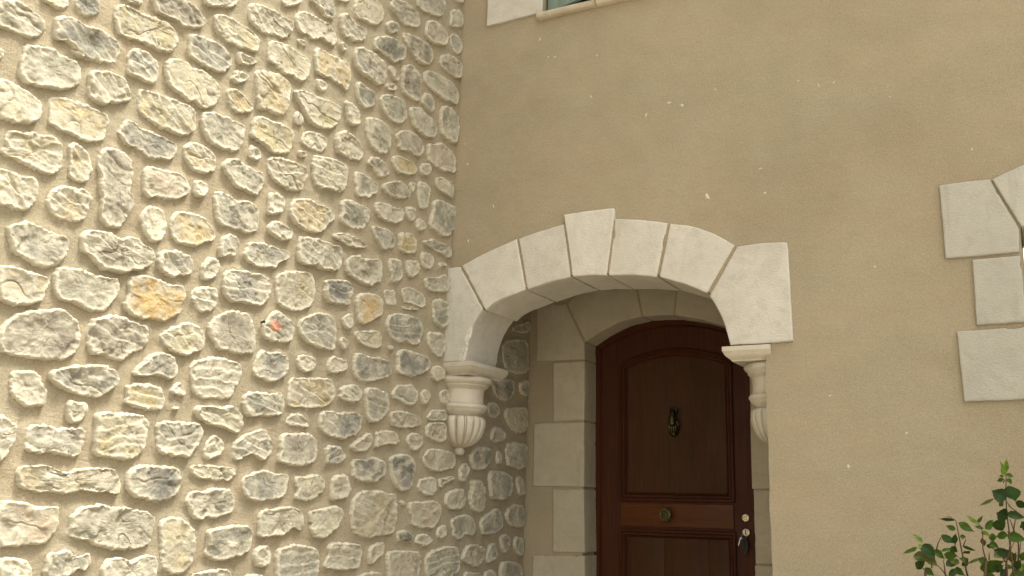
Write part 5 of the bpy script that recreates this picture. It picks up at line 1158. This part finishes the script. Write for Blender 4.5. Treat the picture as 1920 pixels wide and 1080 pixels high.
# ------------------------------------------------------------------ right window surround
rw = thing('arched_window', 'cream quoined stone surround of an arched window at the right edge of the picture', 'window')
for i, p in enumerate(QUOINS_R): block('quoin_block', p, -0.014, 0.17, M_BLOCK_R, rw, 140 + i, jag=0.0034, bev=0.0045)
block('voussoir', [(0.185, 3.12), (0.24, 2.855), (0.10, 2.835), (-0.052, 2.760)] + VR, -0.014, 0.17, M_BLOCK_R, rw, 150, jag=0.0034)
block('keystone', [(0.255, 2.858), (0.545, 2.858), (0.60, 3.18), (0.20, 3.18)], -0.020, 0.17, M_BLOCK_R, rw, 151)
block('voussoir', [(0.56, 2.855), (0.70, 2.835), (0.852, 2.760), (0.95, 2.989), (0.80, 3.07), (0.615, 3.12)], -0.014, 0.17, M_BLOCK_R, rw, 152)
for i, (za, zb, wd) in enumerate(((2.653, 2.99, .0),)):
    block('quoin_block', [(0.861, 2.654), (1.16, 2.654), (1.16, 2.992), (0.96, 2.992), (0.861, 2.756)], -0.014, 0.17, M_BLOCK_R, rw, 153)
for i, (za, zb, wd) in enumerate(((2.351, 2.642, .19), (2.027, 2.335, .275))):
    block('quoin_block', [(0.861, za), (0.861 + wd, za), (0.861 + wd, zb), (0.861, zb)], -0.014, 0.17, M_BLOCK_R, rw, 154 + i)
box('window_sill', (-0.062, 0.862, -0.05, 0.20, 1.98, 2.026), M_SILL, rw, 0.008)
box('window_frame', (-0.055, 0.0, 0.20, 0.25, 2.035, 2.83), M_SHUT, rw, 0.003)
box('window_frame', (0.80, 0.855, 0.20, 0.25, 2.035, 2.83), M_SHUT, rw, 0.003)
box('window_frame', (0.37, 0.43, 0.20, 0.25, 2.035, 2.85), M_SHUT, rw, 0.003)
box('window_glass', (-0.05, 0.85, 0.222, 0.228, 2.04, 2.85), M_DARK, rw)
box('dark_room', (-0.055, 0.855, 0.30, 0.32, 2.04, 2.86), M_DARK, rw)

# ------------------------------------------------------------------ nail and paint mark on the rubble wall
nv, nf = tube([wall_pt(1.474, 2.292, -0.01), wall_pt(1.474, 2.293, 0.016), wall_pt(1.473, 2.295, 0.024)], [0.004, 0.004, 0.007], 8)
nail = mesh_obj('iron_nail', nv, nf, M_BLACKM, None, True, None, recalc=True)
tag(nail, 'rusty iron nail end sticking out beside the stone marked with red paint', 'nail')

# ------------------------------------------------------------------ shrub
shrub = thing('camellia_shrub', 'young leafy green shrub with thin reddish stems in front of the plastered wall', 'plant')
YS = -0.6
pr_ = random.Random(11)
for k, s in enumerate(STEMS + STEM_FEET):
    yj = [YS + 0.05 * math.sin(k * 2.1)] * len(s)
    pts = []
    for i in range(len(s) - 1):
        for t_ in (0, 0.33, 0.66): pts.append((s[i][0] * (1 - t_) + s[i + 1][0] * t_, yj[i], s[i][1] * (1 - t_) + s[i + 1][1] * t_))
    pts.append((s[-1][0], yj[-1], s[-1][1]))
    q = [Vector(p) for p in pts]
    for _ in range(2): q = [q[0]] + [(q[i - 1] + q[i] * 2 + q[i + 1]) / 4 for i in range(1, len(q) - 1)] + [q[-1]]
    r0 = 0.0026 if k < len(STEMS) else 0.0045
    if k in (7, 8, 9, 0): r0 = 0.0034
    rad = [r0 * (1 - 0.55 * i / (len(q) - 1)) for i in range(len(q))]
    if k >= len(STEMS): rad = [0.0045 + 0.003 * i / (len(q) - 1) for i in range(len(q))]
    V, F = tube(q, rad, 7); mesh_obj('stem', V, F, M_STEM, shrub, True, None)
def leaf(bx, bz, tx, tz, wd, kind, idx):
    B = Vector((bx, YS + pr_.uniform(-.05, .05), bz)); T = Vector((tx, B.y + pr_.uniform(-.05, .03), tz))
    L = (T - B).length; d = (T - B).normalized(); side = d.cross(Vector((0, -1, 0))).normalized()
    nrm = side.cross(d).normalized(); nrm = -nrm if nrm.y > 0 else nrm
    roll = pr_.uniform(-0.5, 0.5); s2 = side * math.cos(roll) + nrm * math.sin(roll); n2 = nrm * math.cos(roll) - side * math.sin(roll)
    wd = max(wd * 0.84, 0.010) / max(0.75, math.cos(roll)); m = 13; V, F, vein = [], [], []
    cup = pr_.uniform(0.1, 0.5); droop = pr_.uniform(0.08, 0.34) * L; wav = pr_.uniform(0, 6)
    for i in range(m):
        t_ = i / (m - 1)
        w_ = (math.sin(math.pi * min(1, t_ ** 0.74)) ** 1.05) * (1 - 0.45 * max(0, (t_ - 0.72) / 0.28)) * 1.06 if 0 < t_ < 1 else 0.0
        w_ = w_ * wd * 0.5 if t_ > 0.06 else 0.0012
        if i == m - 1: w_ = 0.0006
        cpt = B + d * (L * t_) - n2 * (droop * math.sin(t_ * 1.6) ** 2)
        for j in range(-3, 4):
            f_ = j / 3; ser = 1 + (0.05 * ((i % 2) * 2 - 1) if abs(j) == 3 else 0)
            V.append(cpt + s2 * (w_ * f_ * ser) + n2 * (cup * w_ * abs(f_) ** 1.3 + 0.0015 * math.sin(wav + t_ * 11 + f_ * 2)))
            vein.append(1.0 if j == 0 else 0.0)
    for i in range(m - 1):
        for j in range(6): a_ = i * 7 + j; F.append((a_, a_ + 1, a_ + 8, a_ + 7))
    o = mesh_obj('leaf', V, F, LEAFM[kind], shrub, True, None, attrs={'vein': vein})
    if kind == 3 and idx == 9: o['label'] = 'bright young leaf'
for i, l in enumerate(LEAVES): leaf(*l, i)
for i in range(20):                    # the denser foot of the shrub
    x = pr_.uniform(-0.50, 0.02); z = pr_.uniform(1.10, 1.43) + 0.10 * max(0.0, x + 0.30); a_ = pr_.uniform(0, 6.28); L = pr_.uniform(0.045, 0.085)
    leaf(x, z, x + L * math.cos(a_), z + L * 0.7 * math.sin(a_), L * pr_.uniform(0.38, 0.52), pr_.choice([0, 1, 1, 1, 4, 3]), 200 + i)
